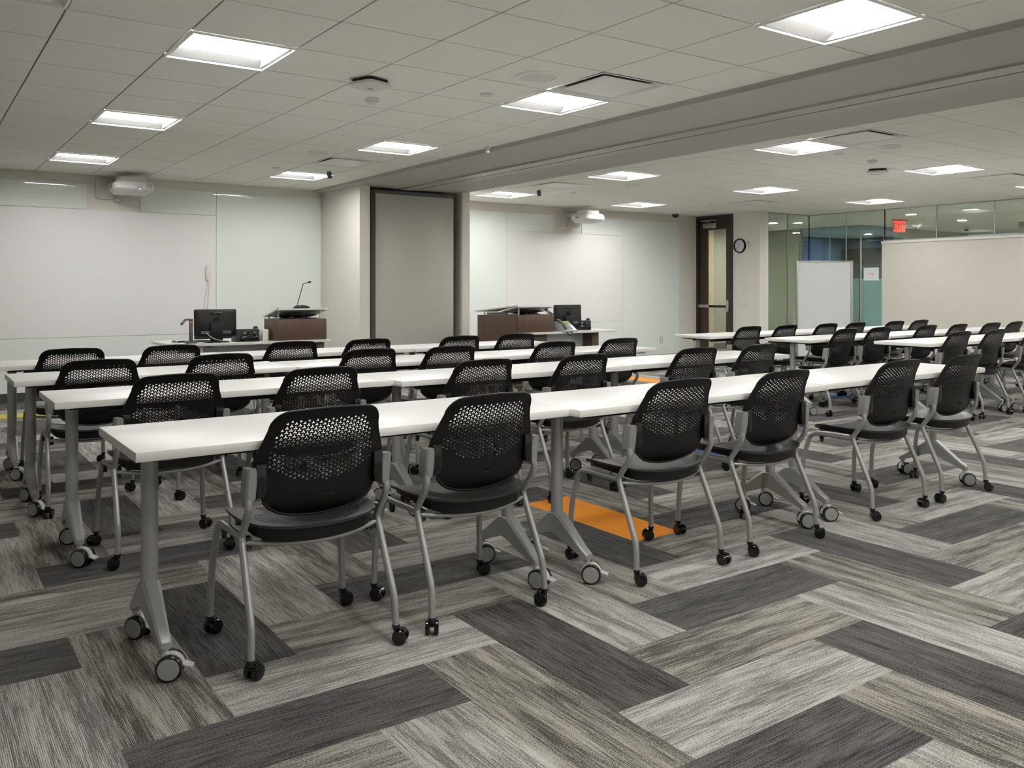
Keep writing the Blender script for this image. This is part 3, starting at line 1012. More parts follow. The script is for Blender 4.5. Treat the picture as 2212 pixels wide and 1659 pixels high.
def caster_bm():
    """twin-wheel black caster; stem on the z axis, wheels trail toward -y"""
    bm = NB()
    oy, rz_ = -.016, .0255
    for s in (-1, 1):
        lathe(bm, [(.012, .0075), (.0235, .0075), (.0255, .0100), (.0255, .0205), (.0235, .0235), (.008, .0245), (0, .0245)] if s > 0 else [(0, -.0245), (.008, -.0245), (.0235, -.0235), (.0255, -.0205), (.0255, -.0100), (.0235, -.0075), (.012, -.0075)], (0, oy, rz_), 'x', 20)
    o = [(oy + .0275 * math.cos(R(a)), rz_ + .0275 * math.sin(R(a))) for a in range(20, 171, 15)] + [(oy + .012 * math.cos(R(a)), rz_ + .012 * math.sin(R(a))) for a in (150, 120, 90, 60, 30)]
    prism(bm, o, 'x', -.0095, .0095)
    lathe(bm, [(.011, .046), (.011, .056), (.0145, .058), (.0145, .066), (.0, .066)], (0, 0, 0), 'z', 14)
    return bm
RX_, = (.0125,)
def chair_meshes():
    D = {}
    D['seat'] = to_mesh('seat', perforated(outline_seat, seat_in, seat_shape, .009, Vector((0, 0, -1))), 'seatblack', 40)
    D['backrest'] = to_mesh('backrest', perforated(outline_back, back_in, back_shape, .0032, Vector((0, 1, 0))), 'black', 40)
    # raised rear lip along the bowl of the back
    bm = NB()
    low = [p for p in outline_back if p[1] < .548]
    low = sorted(low, key=lambda p: -p[0])
    tube(bm, [back_shape(x, z + .002) + Vector((0, .001, 0)) for x, z in low], .0052, 8)
    D['back_lip'] = to_mesh('back_lip', bm, 'black')
    bm = NB()
    top = [p for p in outline_back if p[1] > .651]
    n0 = top.index((0, .843))
    top = sorted([p for p in top if p[0] >= 0], key=lambda p: (p[1], -p[0]))
    path = [(x, z) for x, z in [q for q in right if q[1] > .651]][::-1]
    path = path + [(-x, z) for x, z in path[-2::-1]]
    tube(bm, [back_shape(x, z) + Vector((0, .0028, 0)) for x, z in path], .0045, 8)
    D['back_rim'] = to_mesh('back_rim', bm, 'black')
    # shell under the seat
    bm = NB()
    o = [(x * .93, y * .93 - .002) for x, y in outline_seat]
    ov = [[bm.verts.new((x, y, seat_shape(x, y).z - .0095)) for x, y in o], [bm.verts.new((x * .985, y * .985, seat_shape(x, y).z - .030 - .018 * max(0, min(1, (.02 - y) / .15)))) for x, y in o]]
    skin(bm, ov)
    D['seat_shell'] = to_mesh('seat_shell', bm, 'black', 50)
    for s in (-1, 1):
        X = .243 * s
        bm = NB()
        pts = smooth_path([(X, -.152, .572), (X, -.160, .53), (X, -.150, .505), (X * .995, -.088, .425), (X * 1.0, -.092, .405), (X * 1.03, -.205, .165), (X * 1.045, -.212, .06)], .028)
        tube(bm, pts, RX_, 12)
        D['leg', s, 'r'] = to_mesh('leg', bm, 'silver')
        bm = NB()
        pts = smooth_path([(X * .985, -.085, .414), (X * .97, .10, .412), (X * .97, .185, .410), (X * 1.01, .232, .25), (X * 1.04, .236, .06)], .055)
        tube(bm, pts, RX_, 12)
        D['leg', s, 'f'] = to_mesh('leg', bm, 'silver')
        # silver bracket clasping the back, with the black clip inside it
        bm = NB()
        rings = []
        for z, wo, wi, dz in ((.552, .012, .010, -.012), (.566, .014, .022, -.010), (.60, .015, .026, 0), (.645, .014, .022, 0), (.656, .012, .018, 0)):
            yy = back_shape(.225, z).y
            rings.append([bm.verts.new((X + s * q_[0], yy + q_[1], z + (dz if q_[0] < 0 else 0))) for q_ in ((wo, .018), (wo - .003, -.022), (wo - .010, -.028), (-wi + .004, -.027), (-wi, -.022), (-wi, .012))])
        skin(bm, rings)
        D['bracket', s] = to_mesh('bracket', bm, 'silver', 25)
        bm = NB()
        yy = back_shape(.205, .62).y
        prism(bm, [(X - s * .020, .668), (X - s * .055, .668), (X - s * .056, .585), (X - s * .048, .560), (X - s * .020, .555)], 'y', yy - .021, yy + .010, bev=.005)
        D['clip', s] = to_mesh('clip', bm, 'gloss', 30)
        bm = NB(); prism(bm, [(-.100, .418), (-.070, .418), (-.072, .388), (-.088, .372), (-.104, .380)], 'x', X - s * .030, X - s * .012, bev=.002); D['bumper', s, 'r'] = to_mesh('bumper', bm, 'gloss', 30); bm = NB(); prism(bm, [(.095, .403), (.122, .403), (.114, .375), (.104, .370)], 'x', X - s * .012, X + s * .006, bev=.002)
        D['bumper', s, 'f'] = to_mesh('bumper', bm, 'gloss', 30)
    bm = NB()
    tube(bm, [(x, -.088 - .075 * (1 - (x / .24) ** 2), .402 - .012 * (1 - (x / .24) ** 2)) for x in [-.24 + .04 * k for k in range(13)]], .0085, 10)
    D['cross_bar'] = to_mesh('cross_bar', bm, 'silver')
    D['caster'] = to_mesh('caster', caster_bm(), 'gloss', 30)
    D['mark'] = text_mesh('Allsteel', .014, .0004)
    D['mark'].materials.clear(); D['mark'].materials.append(M['gloss'])
    return D
CM = chair_meshes()
def make_chair(label, loc, rz, group):
    t = thing('rolling_chair', label, 'chair', loc, rz, group)
    part('seat', CM['seat'], None, t)
    part('seat_shell', CM['seat_shell'], None, t)
    b = part('backrest', CM['backrest'], None, t)
    part('lower_lip', CM['back_lip'], None, b)
    part('rim', CM['back_rim'], None, b)
    part('lettering', CM['mark'], None, b, (.02, -.1712, .545), (R(85), 0, 0))
    for s in (-1, 1):
        br = part('bracket', CM['bracket', s], None, t, label='silver bracket')
        part('clip', CM['clip', s], None, br)
        for e, px, py in (('r', .243 * s * 1.045, -.212), ('f', .243 * s * 1.04, .236)):
            l = part('leg', CM['leg', s, e], None, t, label='silver tube leg')
            part('bumper', CM['bumper', s, e], None, l)
            part('caster', CM['caster'], None, l, (px, py, 0), (0, 0, R(random.choice((40, -60, 75, 20, -30, 160, 120, -110, 200)) + random.uniform(-15, 15))))
    part('cross_bar', CM['cross_bar'], None, t)
    return t
proto = [None]
def place_chair(label, x, y, rz, group):
    if proto[0] is None:
        proto[0] = make_chair(label, (x, y, 0), rz, group)
        return proto[0]
    c = copy_tree(proto[0])
    c['label'] = label; c['group'] = group
    c.location = (x, y, 0); c.rotation_euler = (0, 0, rz)
    for l in c.children:
        if l.name.startswith('leg'):
            for k in l.children:
                if k.name.startswith('caster'): k.rotation_euler = (0, 0, R(random.uniform(0, 360)))
    return c
# (x, y) of the seats, row by row, from the measured chair backs
ROWS = [
 ('fourth row from the microphone podium', [(.472, -1.965), (1.108, -1.980), (2.07, -2.02), (2.768, -2.02), (3.79, -2.0), (4.475, -2.0)]),
 ('third row from the microphone podium', [(.345, -.545), (1.03, -.605), (1.945, -.665), (2.625, -.70), (3.62, -.68), (4.26, -.67)]),
 ('second row from the microphone podium', [(.215, .55), (.885, .575), (1.80, .47), (2.38, .40), (3.27, .39), (3.95, .44)]),
 ('row next to the microphone podium', [(.235, 1.62), (.845, 1.60), (1.69, 1.53), (2.29, 1.50), (3.10, 1.46), (3.70, 1.48)]),
]
jit = [0, .03, -.02, .02, -.015, .01, .025, -.03]
q = 0
for lab, row in ROWS:
    for k, (x, y) in enumerate(row):
        place_chair('black perforated rolling chair, ' + lab + ', ' + ordn(k) + ' from the aisle', x, y, jit[q % 8] * (.6 if lab.startswith('fourth') else 1), 'rolling chairs at the tables before the beam')
        q += 1
ROWS_R = [
 ('row next to the wooden door', [(6.54, 1.30), (7.155, 1.31), (7.86, 1.29), (8.44, 1.31), (9.19, 1.27), (9.81, 1.31)]),
 ('second row from the wooden door', [(6.875, .40), (7.485, .41), (8.35, .40), (8.92, .36), (9.63, .34), (10.20, .35)]),
 ('third row from the wooden door', [(7.245, -.53), (7.95, -.51), (8.76, -.52)]),
]
for lab, row in ROWS_R:
    for k, (x, y) in enumerate(row):
        place_chair('black rolling chair past the beam, ' + lab + ', ' + ordn(k) + ' from the beam', x, y, jit[q % 8], 'rolling chairs at the tables past the beam')
        q += 1

# ================================================================== ROLLING TABLES
def table_caster_bm():
    """twin wheel with grey discs, grey hood and brake tab; stem on the z axis"""
    bm = NB()
    rw, oy = .041, -.018
    for s in (-1, 1):
        pr = [(.012, .013), (.036, .013), (.041, .017), (.041, .030), (.0385, .0335), (.033, .0345)]
        pc = [(.0335, .0340), (.0325, .0362), (0, .0368)]
        if s < 0:
            pr = [(r, -h) for r, h in pr][::-1]; pc = [(r, -h) for r, h in pc][::-1]
        lathe(bm, pr, (0, oy, rw), 'x', 28, 0)
        lathe(bm, pc, (0, oy, rw), 'x', 28, 1)
    o = [(oy + .0425 * math.cos(R(a)), rw + .0425 * math.sin(R(a))) for a in range(-5, 181, 12)] + [(oy + .018 * math.cos(R(a)), rw + .018 * math.sin(R(a))) for a in (165, 130, 90, 50, 10)]
    prism(bm, o, 'x', -.0125, .0125, 2)
    lathe(bm, [(.012, .076), (.012, .105), (0, .105)], (0, 0, 0), 'z', 14, 2)
    prism(bm, [(oy - .036, .052), (oy - .036, .044), (oy - .068, .036), (oy - .070, .041)], 'x', -.017, .017, 2, bev=.002)
    return bm
def foot_bm():
    bm = NB()
    for s in (-1, 1):
        secs = []
        for y, w, zt, zb, ch in ((0.0, .029, .262, .168, .012), (.03, .029, .256, .163, .012), (.185, .020, .142, .104, .007), (.215, .019, .126, .098, .006), (.222, .014, .119, .100, .004)):
            secs.append([bm.verts.new((px, s * y, pz)) for px, pz in ((-w, zb), (w, zb), (w, zt - ch), (w - ch, zt), (-w + ch, zt), (-w, zt - ch))])
        skin(bm, secs)
        lathe(bm, [(.0, .094), (.017, .094), (.017, .108), (.0, .108)], (0, s * .205, 0), 'z', 16)
    return bm
FOOT = to_mesh('foot', foot_bm(), 'leg', 25)
TC = to_mesh('caster', table_caster_bm(), ['tyre', 'capgrey', 'hood'], 30)
bm = NB(); tube(bm, [(0, 0, .705), (0, 0, .235)], .024, 20, rx=.0275); COLUMN = to_mesh('leg', bm, 'leg')
def make_table(label, x0, x1, yc, depth, rz, group):
    L = x1 - x0
    t = thing('rolling_table', label, 'table', ((x0 + x1) / 2, yc, 0), rz, group)
    hx, hy = L / 2 - .0015, depth / 2
    bm = NB(); box(bm, -hx, hx, -hy, hy, .707, .737, .0022)
    bm.normal_update()
    for f in bm.faces:
        f.material_index = 0 if f.normal.z > .5 else 1
    part('tabletop', bm, ['white', 'edge'], t)
    bm = NB(); box(bm, -hx + .16, hx - .16, -.14, -.10, .672, .706, .003); box(bm, -hx + .16, hx - .16, .10, .14, .672, .706, .003)
    part('support_rail', bm, 'darkmetal', t)
    for s in (-1, 1):
        X = s * (hx - .105)
        l = part('leg', COLUMN, None, t, (X, 0, 0))
        bm = NB(); box(bm, -.04, .04, -.2, .2, .692, .706, .004); part('top_bracket', bm, 'darkmetal', l)
        part('foot', FOOT, None, l)
        for e in (-1, 1):
            part('caster', TC, None, l, (0, e * .205, 0), (0, 0, R(random.choice((38, 52, 60, 45)) + random.uniform(-12, 12))))
    return t
TB = [
 ('fourth row from the microphone podium', [-.105, 1.565, 3.225, 4.868], [(-1.80, .60), (-1.875, .57), (-1.86, .56)]),
 ('third row from the microphone podium', [-.14, 1.495, 3.156, 4.787], [(-.415, .53), (-.50, .53), (-.475, .53)]),
 ('second row from the microphone podium', [-.194, 1.361, 2.917, 4.47], [(.665, .52), (.60, .52), (.61, .52)]),
 ('row next to the microphone podium', [-.19, 1.32, 2.79, 4.25], [(1.735, .5), (1.71, .5), (1.70, .5)]),
]
for lab, xs, row in TB:
    for k, (yc, dp) in enumerate(row):
        make_table('white-topped rolling table, ' + lab + ', ' + ('at the open aisle', 'in the middle', 'at the beam end')[k], xs[k], xs[k + 1], yc, dp, 0, 'rolling tables before the beam')
TBR = [
 ('row next to the wooden door', [6.178, 7.62, 9.08, 10.58], [1.555] * 3, .50),
 ('second row from the wooden door', [6.455, 7.96, 9.41, 10.88], [.565] * 3, .52),
 ('third row from the wooden door', [6.86, 8.42, 9.92], [-.40] * 2, .55),
]
for lab, xs, row, dp in TBR:
    for k, yc in enumerate(row):
        make_table('white rolling table past the beam, ' + lab + ', ' + ordn(k) + ' from the beam', xs[k], xs[k + 1], yc, dp, 0, 'rolling tables past the beam')

# ================================================================== PRESENTER DESKS
def monitor(label, x, y, z, rz, w, h, tilt=-8, lift=.06):
    """seen from behind: the screen faces +y"""
    t = thing('computer_monitor', label, 'monitor', (x, y, z), rz)
    bm = NB(); prism(bm, rrect(-.11, .11, -.075, .085, .02), 'z', 0, .012, bev=.003); part('base', bm, 'black', t)
    bm = NB(); box(bm, -.06, .06, -.02, .005, .01, .19, .004); part('stand', bm, 'black', t)
    bm = NB()
    zc = lift + h / 2
    o = rrect(-w / 2, w / 2, zc - h / 2, zc + h / 2, .012)
    o2 = rrect(-w / 2 + .03, w / 2 - .03, zc - h / 2 + .03, zc + h / 2 - .03, .02)
    rs = [[bm.verts.new((p[0], yy, p[1])) for p in oo] for oo, yy in ((o, .035), (o, .015), (o2, .0))]
    skin(bm, rs)
    b = part('screen_case', bm, 'black', t, rot=(R(tilt * .3), 0, 0))
    bm = NB(); box(bm, -w * .15, w * .15, -.003, .004, zc + h * .30, zc + h * .37, .002); part('handle_slot', bm, 'gloss', b)
    bm = NB(); box(bm, -w * .36, w * .36, -.004, .004, zc - h * .40, zc - h * .30); part('port_bay', bm, 'devgrey', b)
    lettering('hp', .045, 'gloss', b, (0, -.0005, zc + .02), (R(90), 0, 0))
    bm = NB(); lathe(bm, [(.034, -.0012), (.037, -.0012), (.037, .001), (.034, .001)], (0, 0, zc + .02), 'y', 28); part('badge_ring', bm, 'gloss', b)
    bm = NB(); tube(bm, smooth_path([(-.10, -.004, zc - h * .36), (-.07, -.05, zc - h * .5), (-.02, -.05, .03), (.08, -.02, .012)], .05), .004, 6); part('cable', bm, 'plate', t)
    return t
def desk_phone(label, x, y, z, rz, m1, lcd):
    """wedge telephone, keypad side toward local -y"""
    t = thing('desk_telephone', label, 'telephone', (x, y, z), rz)
    bm = NB(); prism(bm, [(-.10, 0), (-.10, .018), (.055, .125), (.075, .12), (.085, .0)], 'x', -.10, .13, bev=.005); body = part('body', bm, m1, t)
    sl = math.atan2(.107, .155)
    def face_pt(a, b, off=.002):          # a across, b along the slope from the front
        return (a, -.10 + b * math.cos(sl) - off * math.sin(sl), .018 + b * math.sin(sl) + off * math.cos(sl))
    bm = NB(); prism(bm, [(-.085, .012), (-.055, .10), (.06, .10), (.105, .012)], 'y', .083, .088, bev=.001); prism(bm, [(-.09, 0), (-.075, .06), (.085, .06), (.115, 0)], 'y', .085, .115, bev=.004)
    part('stand', bm, 'gloss', t)
    bm = NB(); box(bm, -.045, .075, .0, .055, 0, .004, .002)
    part('display', bm, lcd, body, face_pt(.0, .115), (sl, 0, 0))
    bm = NB()
    for i in range(4):
        for j in range(5):
            box(bm, -.04 + .03 * i, -.022 + .03 * i, .016 * j, .010 + .016 * j, 0, .004, .001)
    part('keypad', bm, 'btn' if lcd != 'gloss' else 'devgrey', body, face_pt(.0, .015), (sl, 0, 0))
    bm = NB()
    pts = [face_pt(-.075, b, o) for b, o in ((.005, .012), (.03, .026), (.10, .034), (.16, .028), (.185, .014))]
    tube(bm, smooth_path(pts, .03), [.02] + [.017] * 20, 10) if False else tube(bm, [Vector(p) for p in pts], [.019, .021, .014, .021, .019], 12)
    part('handset', bm, m1 if lcd == 'gloss' else 'devgrey', t)
    return t
def podium(label, x0, x1, y0, y1, zd, H, yd):
    """veneered lectern box on the desk with a sloping white top on posts"""
    t = thing('lectern', label, 'lectern', ((x0 + x1) / 2, (y0 + y1) / 2, 0))
    hx, hy = (x1 - x0) / 2, (y1 - y0) / 2
    bm = NB(); box(bm, -hx, hx, -hy, hy, zd, H, .003)
    part('cabinet', bm, 'wood', t)
    bm = NB()
    # slab: high toward the audience (-y), low toward the speaker
    a, b = (-hy - .02, H + .108), (hy + .02, H + .028)
    bm2 = NB(); prism(bm2, [a, (a[0], a[1] - .016), (b[0], b[1] - .016), b], 'x', -hx - .004, hx + .006, bev=.002)
    part('reading_top', bm2, 'deskwhite', t)
    for px in (-hx + .035, hx - .06):
        for py in (-hy + .03, hy - .05):
            zt = a[1] + (b[1] - a[1]) * (py - a[0]) / (b[0] - a[0]) - .014
            bm2 = NB(); lathe(bm2, [(.009, H), (.009, zt), (0, zt)], (px, py, 0), 'z', 12)
            part('post', bm2, 'alu', t)
    return t
def tray_display(label, x, y, z):
    t = thing('pen_display', label, 'monitor', (x, y, z))
    bm = NB(); prism(bm, rrect(-.13, .13, -.06, .07, .03), 'z', 0, .01, bev=.003); part('base', bm, 'black', t)
    bm = NB()
    for s in (-1, 1): prism(bm, [(s * .12, .008), (s * .05, .008), (s * .035, .036), (s * .07, .036)], 'y', -.02, .02)
    part('stand', bm, 'black', t)
    bm = NB()
    rs = []
    for yy, zz, hh, ww in ((-.075, .044, .004, .19), (-.06, .042, .011, .198), (.0, .034, .016, .2), (.16, .012, .012, .2)):
        rs.append([bm.verts.new((px, yy, zz + pz)) for px, pz in ((-ww, 0), (-ww * .5, -hh * .7), (ww * .5, -hh * .7), (ww, 0), (ww * .5, hh), (-ww * .5, hh))])
    skin(bm, rs)
    part('screen_case', bm, 'black', t)
def doc_camera(label, x, y, z, rz, fold):
    t = thing('document_camera', label, 'camera', (x, y, z), rz)
    bm = NB(); prism(bm, rrect(-.05, .05, -.045, .06, .012), 'z', 0, .022, bev=.004); part('base', bm, 'devgrey', t)
    bm = NB(); box(bm, -.016, .016, -.012, .016, .02, .225, .004); part('post', bm, 'devgrey', t)
    bm = NB(); box(bm, -.018, .018, -.014, .018, .195, .21, .003); part('joint', bm, 'orange', t)
    bm = NB()
    if fold:
        prism(bm, [(.016, .20), (-.016, .205), (-.15, .285), (-.14, .305), (.012, .225)], 'y', -.012, .014, bev=.003)
    else:
        prism(bm, [(.016, .222), (.016, .237), (-.055, .237), (-.10, .185), (-.085, .175), (-.05, .222)], 'y', -.018, .02, bev=.003)
    arm = part('arm', bm, 'devgrey', t)
    bm = NB(); lathe(bm, [(.012, 0), (.012, .004), (0, .004)], (-.075, -.021, .205) if not fold else (-.13, -.014, .29), 'y', 14); part('lens', bm, 'chrome', arm)
def desk(label, x0, x1, y0, y1, zt, diag, legs):
    t = thing('presenter_desk', label, 'desk', (0, 0, 0))
    bm = NB()
    o = diag if diag else [(x0, y0), (x1, y0), (x1, y1), (x0, y1)]
    prism(bm, o, 'z', zt - .026, zt, bev=.002)
    part('worktop', bm, 'deskwhite', t)
    for a, b, c, d, m in legs:
        bm = NB(); box(bm, a, b, c, d, .0, zt - .027, .002)
        part({'wood': 'cabinet', 'steelpanel': 'modesty_panel', 'deskwhite': 'leg', 'devgrey': 'cable_box'}[m], bm, m, t)
    return t
ZD = .708
# --- desk with the microphone
d = desk('white presenter desk with brown cabinets, carrying the gooseneck microphone lectern', 1.37, 2.965, 3.58, 4.35, ZD,
     [(1.37, 3.78), (1.75, 3.58), (2.965, 3.58), (2.965, 4.35), (1.37, 4.35)],
     [(1.60, 1.68, 3.85, 4.25, 'wood'), (1.675, 1.705, 3.72, 4.25, 'deskwhite'), (1.72, 2.55, 3.92, 3.935, 'steelpanel'), (2.50, 2.925, 3.66, 4.25, 'wood')])
bm = NB(); box(bm, 1.79, 1.84, 3.885, 3.92, ZD - .055, ZD - .027, .004); part('cable_box', bm, 'devgrey', d)
bm = NB(); box(bm, 2.285, 2.345, 3.70, 3.95, ZD, ZD + .115, .003); part('end_riser', bm, 'cap', d)
podium('brown wooden lectern with a sloping white top carrying the gooseneck microphone', 2.385, 2.925, 3.6, 3.95, ZD, .925, ZD)
tray_display('flat black pen display under the sloping top of the microphone lectern', 2.645, 3.70, .925)
t = thing('gooseneck_microphone', 'black gooseneck microphone on a wedge base on the lectern top', 'microphone', (2.66, 3.63, 1.031), rot=(R(-11.5), 0, 0))
bm = NB(); prism(bm, [(-.075, 0), (.085, 0), (.07, .016), (.015, .03), (-.055, .03), (-.07, .012)], 'y', -.04, .05, bev=.004); part('base', bm, 'black', t)
bm = NB(); tube(bm, smooth_path([(-.038, .0, .028), (-.03, .0, .06), (.055, .045, .25), (.062, .05, .268), (.125, .055, .287)], .04), .0042, 8); nk = part('neck', bm, 'black', t)
bm = NB(); lathe(bm, [(.004, -.016), (.009, -.012), (.0105, 0), (.0095, .012), (.004, .018), (0, .018)], (0, 0, 0), 'x', 14); part('capsule', bm, 'black', nk, (.135, .055, .289), (0, R(-14), 0))
bm = NB(); tube(bm, smooth_path([(2.43, 3.66, 1.037), (2.39, 3.585, 1.036), (2.385, 3.57, .99), (2.42, 3.575, .95), (2.46, 3.65, .929)], .04), .0045, 8)
tag(part('microphone_cable', bm, 'black'), 'thin black cable looping off the microphone lectern top', 'cable')
monitor('black computer monitor seen from behind on the microphone desk, beside a document camera', 1.83, 3.72, ZD, 0, .405, .265)
doc_camera('dark document camera with a folded arm beside the monitor on the microphone desk', 1.59, 3.72, ZD, 0, False)
desk_phone('dark telephone seen from behind on the microphone desk', 2.14, 3.74, ZD, R(180), 'phone', 'gloss')
bm = NB(); prism(bm, rrect(-.16, .16, -.05, .05, .01), 'z', 0, .012, bev=.003)
tag(part('keyboard', bm, 'black', None, (1.66, 3.93, ZD + .001), (0, 0, 0)), 'thin black keyboard lying behind the monitor on the microphone desk', 'keyboard')
t = thing('conference_puck', 'small shiny silver three-lobed puck at the tip of the microphone desk', 'speakerphone', (1.47, 3.86, ZD))
bm = NB(); lathe(bm, [(.022, 0), (.026, .006), (.018, .016), (.012, .026), (0, .028)], seg=20); part('body', bm, 'chrome', t)
for k in range(3):
    a = R(90 + 120 * k)
    bm = NB(); lathe(bm, [(.009, .008), (.011, .014), (.008, .022), (0, .024)], (.024 * math.cos(a), .024 * math.sin(a), 0), seg=12); part('lobe', bm, 'chrome', t)
# --- desk with the silver telephone
d = desk('white presenter desk with a metal modesty panel, past the column, carrying the silver telephone', 5.36, 6.93, 3.58, 4.3, ZD - .008, None,
     [(5.37, 5.87, 3.68, 4.05, 'wood'), (5.87, 6.60, 3.86, 3.875, 'steelpanel'), (6.62, 6.735, 3.70, 4.1, 'wood')])
for xx in (5.93, 6.46):
    bm = NB(); box(bm, xx, xx + .06, 3.82, 3.86, ZD - .06, ZD - .036, .004); part('cable_box', bm, 'devgrey', d)
podium('brown wooden lectern with a sloping white top on the telephone desk past the column', 5.365, 5.90, 3.6, 3.95, ZD - .008, .918, ZD)
t = thing('lectern_wing', 'angled brown wooden wing with a white top, joined to the telephone desk lectern', 'cabinet', (5.25, 3.85, 0))
bm = NB(); prism(bm, [(-.20, .15), (.108, -.25), (.108, .15)], 'z', 0, .918, bev=.002); part('cabinet', bm, 'wood', t)
bm = NB()
vs = [bm.verts.new(p) for p in ((-.22, .17, .955), (.104, -.265, 1.022), (.106, .17, .95), (-.22, .17, .970), (.104, -.265, 1.038), (.106, .17, .966))]
for q_ in ((0, 1, 2), (3, 5, 4), (0, 3, 4, 1), (1, 4, 5, 2), (2, 5, 3, 0)): bm.faces.new([vs[i] for i in q_])
part('reading_top', bm, 'deskwhite', t)
bm = NB(); lathe(bm, [(.009, .918), (.009, .958)], (-.13, .10, 0), 'z', 12); part('post', bm, 'alu', t)
tray_display('flat black pen display under the sloping top of the telephone desk lectern', 5.62, 3.70, .918)
monitor('black computer monitor seen from behind on the telephone desk', 6.30, 3.78, ZD - .008, R(-6), .41, .27)
doc_camera('document camera with an orange joint and raised arm beside the silver telephone', 5.985, 3.72, ZD - .008, 0, True)
desk_phone('silver-faced telephone with a green display facing the seats', 6.13, 3.66, ZD - .008, R(8), 'phonesilver', 'phonelcd')
desk_phone('dark telephone seen from behind next to the monitor on the telephone desk', 6.565, 3.84, ZD - .008, R(160), 'phone', 'gloss')
bm = NB(); tube(bm, smooth_path([(6.06, 3.62, ZD + .02), (6.08, 3.55, ZD - .0), (6.11, 3.55, ZD - .055), (6.16, 3.55, ZD - .06), (6.18, 3.56, ZD - .005), (6.15, 3.60, ZD + .012)], .03), .0055, 8)
tag(part('telephone_cord', bm, 'phone'), 'curled grey cord hanging from the silver telephone over the desk edge', 'cord')

# --- office chairs behind the desks
def office_chair(label, x, y, rz, H):
    t = thing('office_chair', label, 'chair', (x, y, 0), rz, 'presenter office chairs')
    bm = NB()
    rs = []
    for z, w, yy in ((.52, .17, -.19), (.6, .21, -.215), (.75, .215, -.225), (H - .03, .20, -.25), (H, .18, -.255)):
        rs.append([bm.verts.new((px, yy + dy + .06 * (px / .22) ** 2, z)) for px, dy in ((-w, -.014), (0, -.014), (w, -.014), (w, .014), (0, .014), (-w, .014))])
    skin(bm, rs); part('backrest', bm, 'black', t)
    bm = NB(); tube(bm, [(x_, -.255 + .05 * (x_ / .2) ** 2, H + .004) for x_ in (-.185, -.1, 0, .1, .185)], .012, 8); part('top_rail', bm, 'devgrey', t)
    bm = NB(); prism(bm, rrect(-.23, .23, -.2, .24, .07), 'z', .42, .48, bev=.015); part('seat', bm, 'black', t)
    bm = NB(); lathe(bm, [(.028, .09), (.028, .42)], seg=14); part('post', bm, 'devgrey', t)
    bm = NB(); box(bm, -.02, .02, -.25, -.16, .40, .56, .004); part('back_bracket', bm, 'devgrey', t)
    for k in range(5):
        a = R(90 + 72 * k)
        bm = NB(); tube(bm, [(0, 0, .095), (.26 * math.cos(a), .26 * math.sin(a), .07)], [.022, .015], 8); l = part('leg', bm, 'devgrey', t)
        part('caster', CM['caster'], None, l, (.265 * math.cos(a), .265 * math.sin(a), 0), (0, 0, a))
office_chair('black office chair behind the monitor on the microphone desk', 2.13, 4.75, R(170), .905)
office_chair('black office chair behind the telephone desk', 6.03, 4.75, R(188), .90)

# ================================================================== BY THE GLASS WALL
t = thing('mobile_whiteboard', 'tall mobile whiteboard in a grey frame standing before the glass corner', 'whiteboard', (11.78, 3.86, 0), -YAW)
w, h = .935, 1.70
bm = NB(); box(bm, -w / 2 + .028, w / 2 - .04, -.018, -.008, .10, h - .025); part('writing_surface', bm, 'whiteboard', t)
bm = NB(); box(bm, -w / 2 + .028, w / 2 - .04, -.008, .006, .10, h - .025); part('backing', bm, 'easelframe', t)
bm = NB()
box(bm, -w / 2, -w / 2 + .03, -.025, .02, .06, h, .003); box(bm, w / 2 - .042, w / 2, -.03, .025, .06, h, .003); box(bm, -w / 2 + .03, w / 2 - .042, -.022, .018, h - .026, h, .003); box(bm, -w / 2 + .03, w / 2 - .042, -.022, .018, .075, .105, .003)
part('frame', bm, 'easelframe', t)
for s in (-1, 1):
    bm = NB(); box(bm, s * (w / 2 - .02) - .02, s * (w / 2 - .02) + .02, -.22, .22, .045, .075, .006); f = part('foot', bm, 'easelframe', t)
    for e in (-1, 1):
        bm = NB(); lathe(bm, [(.0, -.012), (.023, -.012), (.023, .012), (0, .012)], (s * (w / 2 - .02), e * .2, .024), 'x', 16); part('caster', bm, 'black', f)
t = thing('paper_notice', 'white paper notice with a faint pink arrow taped to the glass beside the half wall', 'sign', (GLASS_X - .008, 3.335, 1.478), rot=(R(90), 0, R(-90)))
bm = NB(); box(bm, -.135, .135, -.105, .105, 0, .0012); part('sheet', bm, 'paper', t)
bm = NB(); prism(bm, [(-.075, .012), (.02, .012), (.02, .03), (.065, .004), (.02, -.022), (.02, -.004), (-.075, -.004)], 'z', .0012, .0016)
bmx = part('arrow', bm, 'pinkink', t)
bm = NB()
for k in range(4): box(bm, -.01 + .016 * k, -.001 + .016 * k, -.058 + .006 * (k % 2), -.048 + .006 * (k % 2), .0012, .0015)
part('scribble', bm, 'pinkink', t)

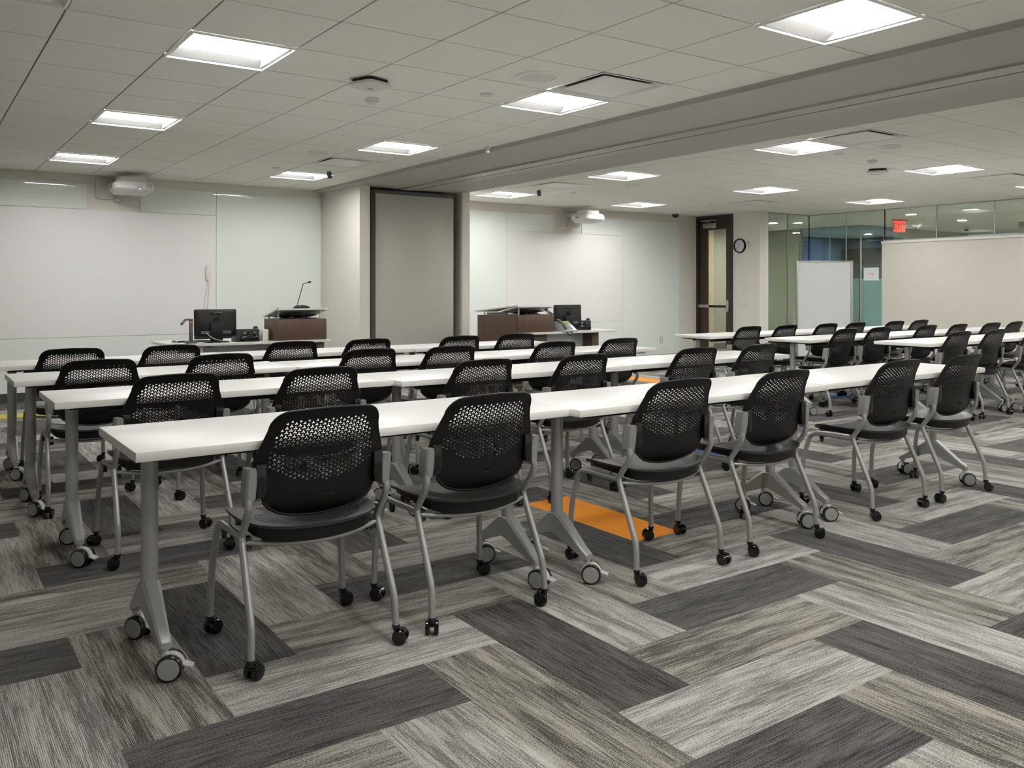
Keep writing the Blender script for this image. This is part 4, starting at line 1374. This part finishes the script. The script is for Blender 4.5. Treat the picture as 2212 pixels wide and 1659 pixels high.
# ---- corridor ceiling, seen through the glass
t = thing('exit_sign', 'glowing red EXIT sign hanging from the corridor ceiling beyond the glass', 'exit sign', (14.4, 4.1, HC), R(-10))
bm = NB(); box(bm, -.17, .17, -.03, .03, -.03, 0, .004); part('canopy', bm, 'alu', t)
bm = NB(); box(bm, -.15, .15, -.006, .006, -.235, -.03, .002); pn = part('panel', bm, 'exitpanel', t)
lettering('EXIT', .16, 'exitletters', pn, (0, -.0066, -.135), (R(90), 0, 0), .0005)
for x, y, l in ((13.547, 3.378, 'nearer the EXIT sign'), (15.568, 3.546, 'farther down past the EXIT sign'), (13.2, 6.0, 'added for light by the olive wall'), (13.4, .6, 'added for light behind the half wall'), (18.0, 3.2, 'added for light deep in the corridor'), (17.8, 6.9, 'added for light in the blue room'), (12.9, 8.6, 'added for light behind the side wall of the corridor'), (13.4, -2.0, 'added for light far past the half wall'), (16.0, 1.5, 'added for light past the olive pier')):  # apart from the pair by the EXIT sign, added to brighten the corridor
    t = thing('downlight', 'round corridor downlight ' + l, 'ceiling light', (x, y, HC), group='corridor downlights')
    bm = NB(); lathe(bm, [(.095, 0), (.095, -.006), (.08, -.006), (.075, .0)], seg=28); part('ring', bm, 'lampwhite', t)
    bm = NB(); lathe(bm, [(.076, -.003), (.0, -.003)], seg=28); bm.faces.ensure_lookup_table(); part('lens', bm, 'down', t)
t = thing('corridor_speaker', 'small wedge speaker under the corridor ceiling beside the EXIT sign', 'speaker', (15.07, 4.167, HC), R(-35))
bm = NB(); lathe(bm, [(.17, 0), (.17, -.02), (.05, -.13), (.0, -.14)], seg=4); part('housing', bm, 'whiteplastic', t)
bm = NB(); box(bm, -.02, .02, -.02, .02, -.15, -.138, .003); part('tip', bm, 'alu', t)
t = thing('corridor_camera', 'small dark camera under the corridor ceiling beyond the half wall', 'security camera', (17.2, 4.3, HC))
bm = NB(); lathe(bm, [(.06, 0), (.06, -.05), (.05, -.06), (0, -.06)], seg=20); part('base', bm, 'whiteplastic', t)
bm = NB(); lathe(bm, [(.045, -.06), (.035, -.09), (0, -.1)], seg=20); part('dome', bm, 'gloss', t)
bm = NB(); box(bm, 12.30, 12.57, 6.95, 7.245, 0, HC)
struct('wall_stone_pier', bm, 'stone')
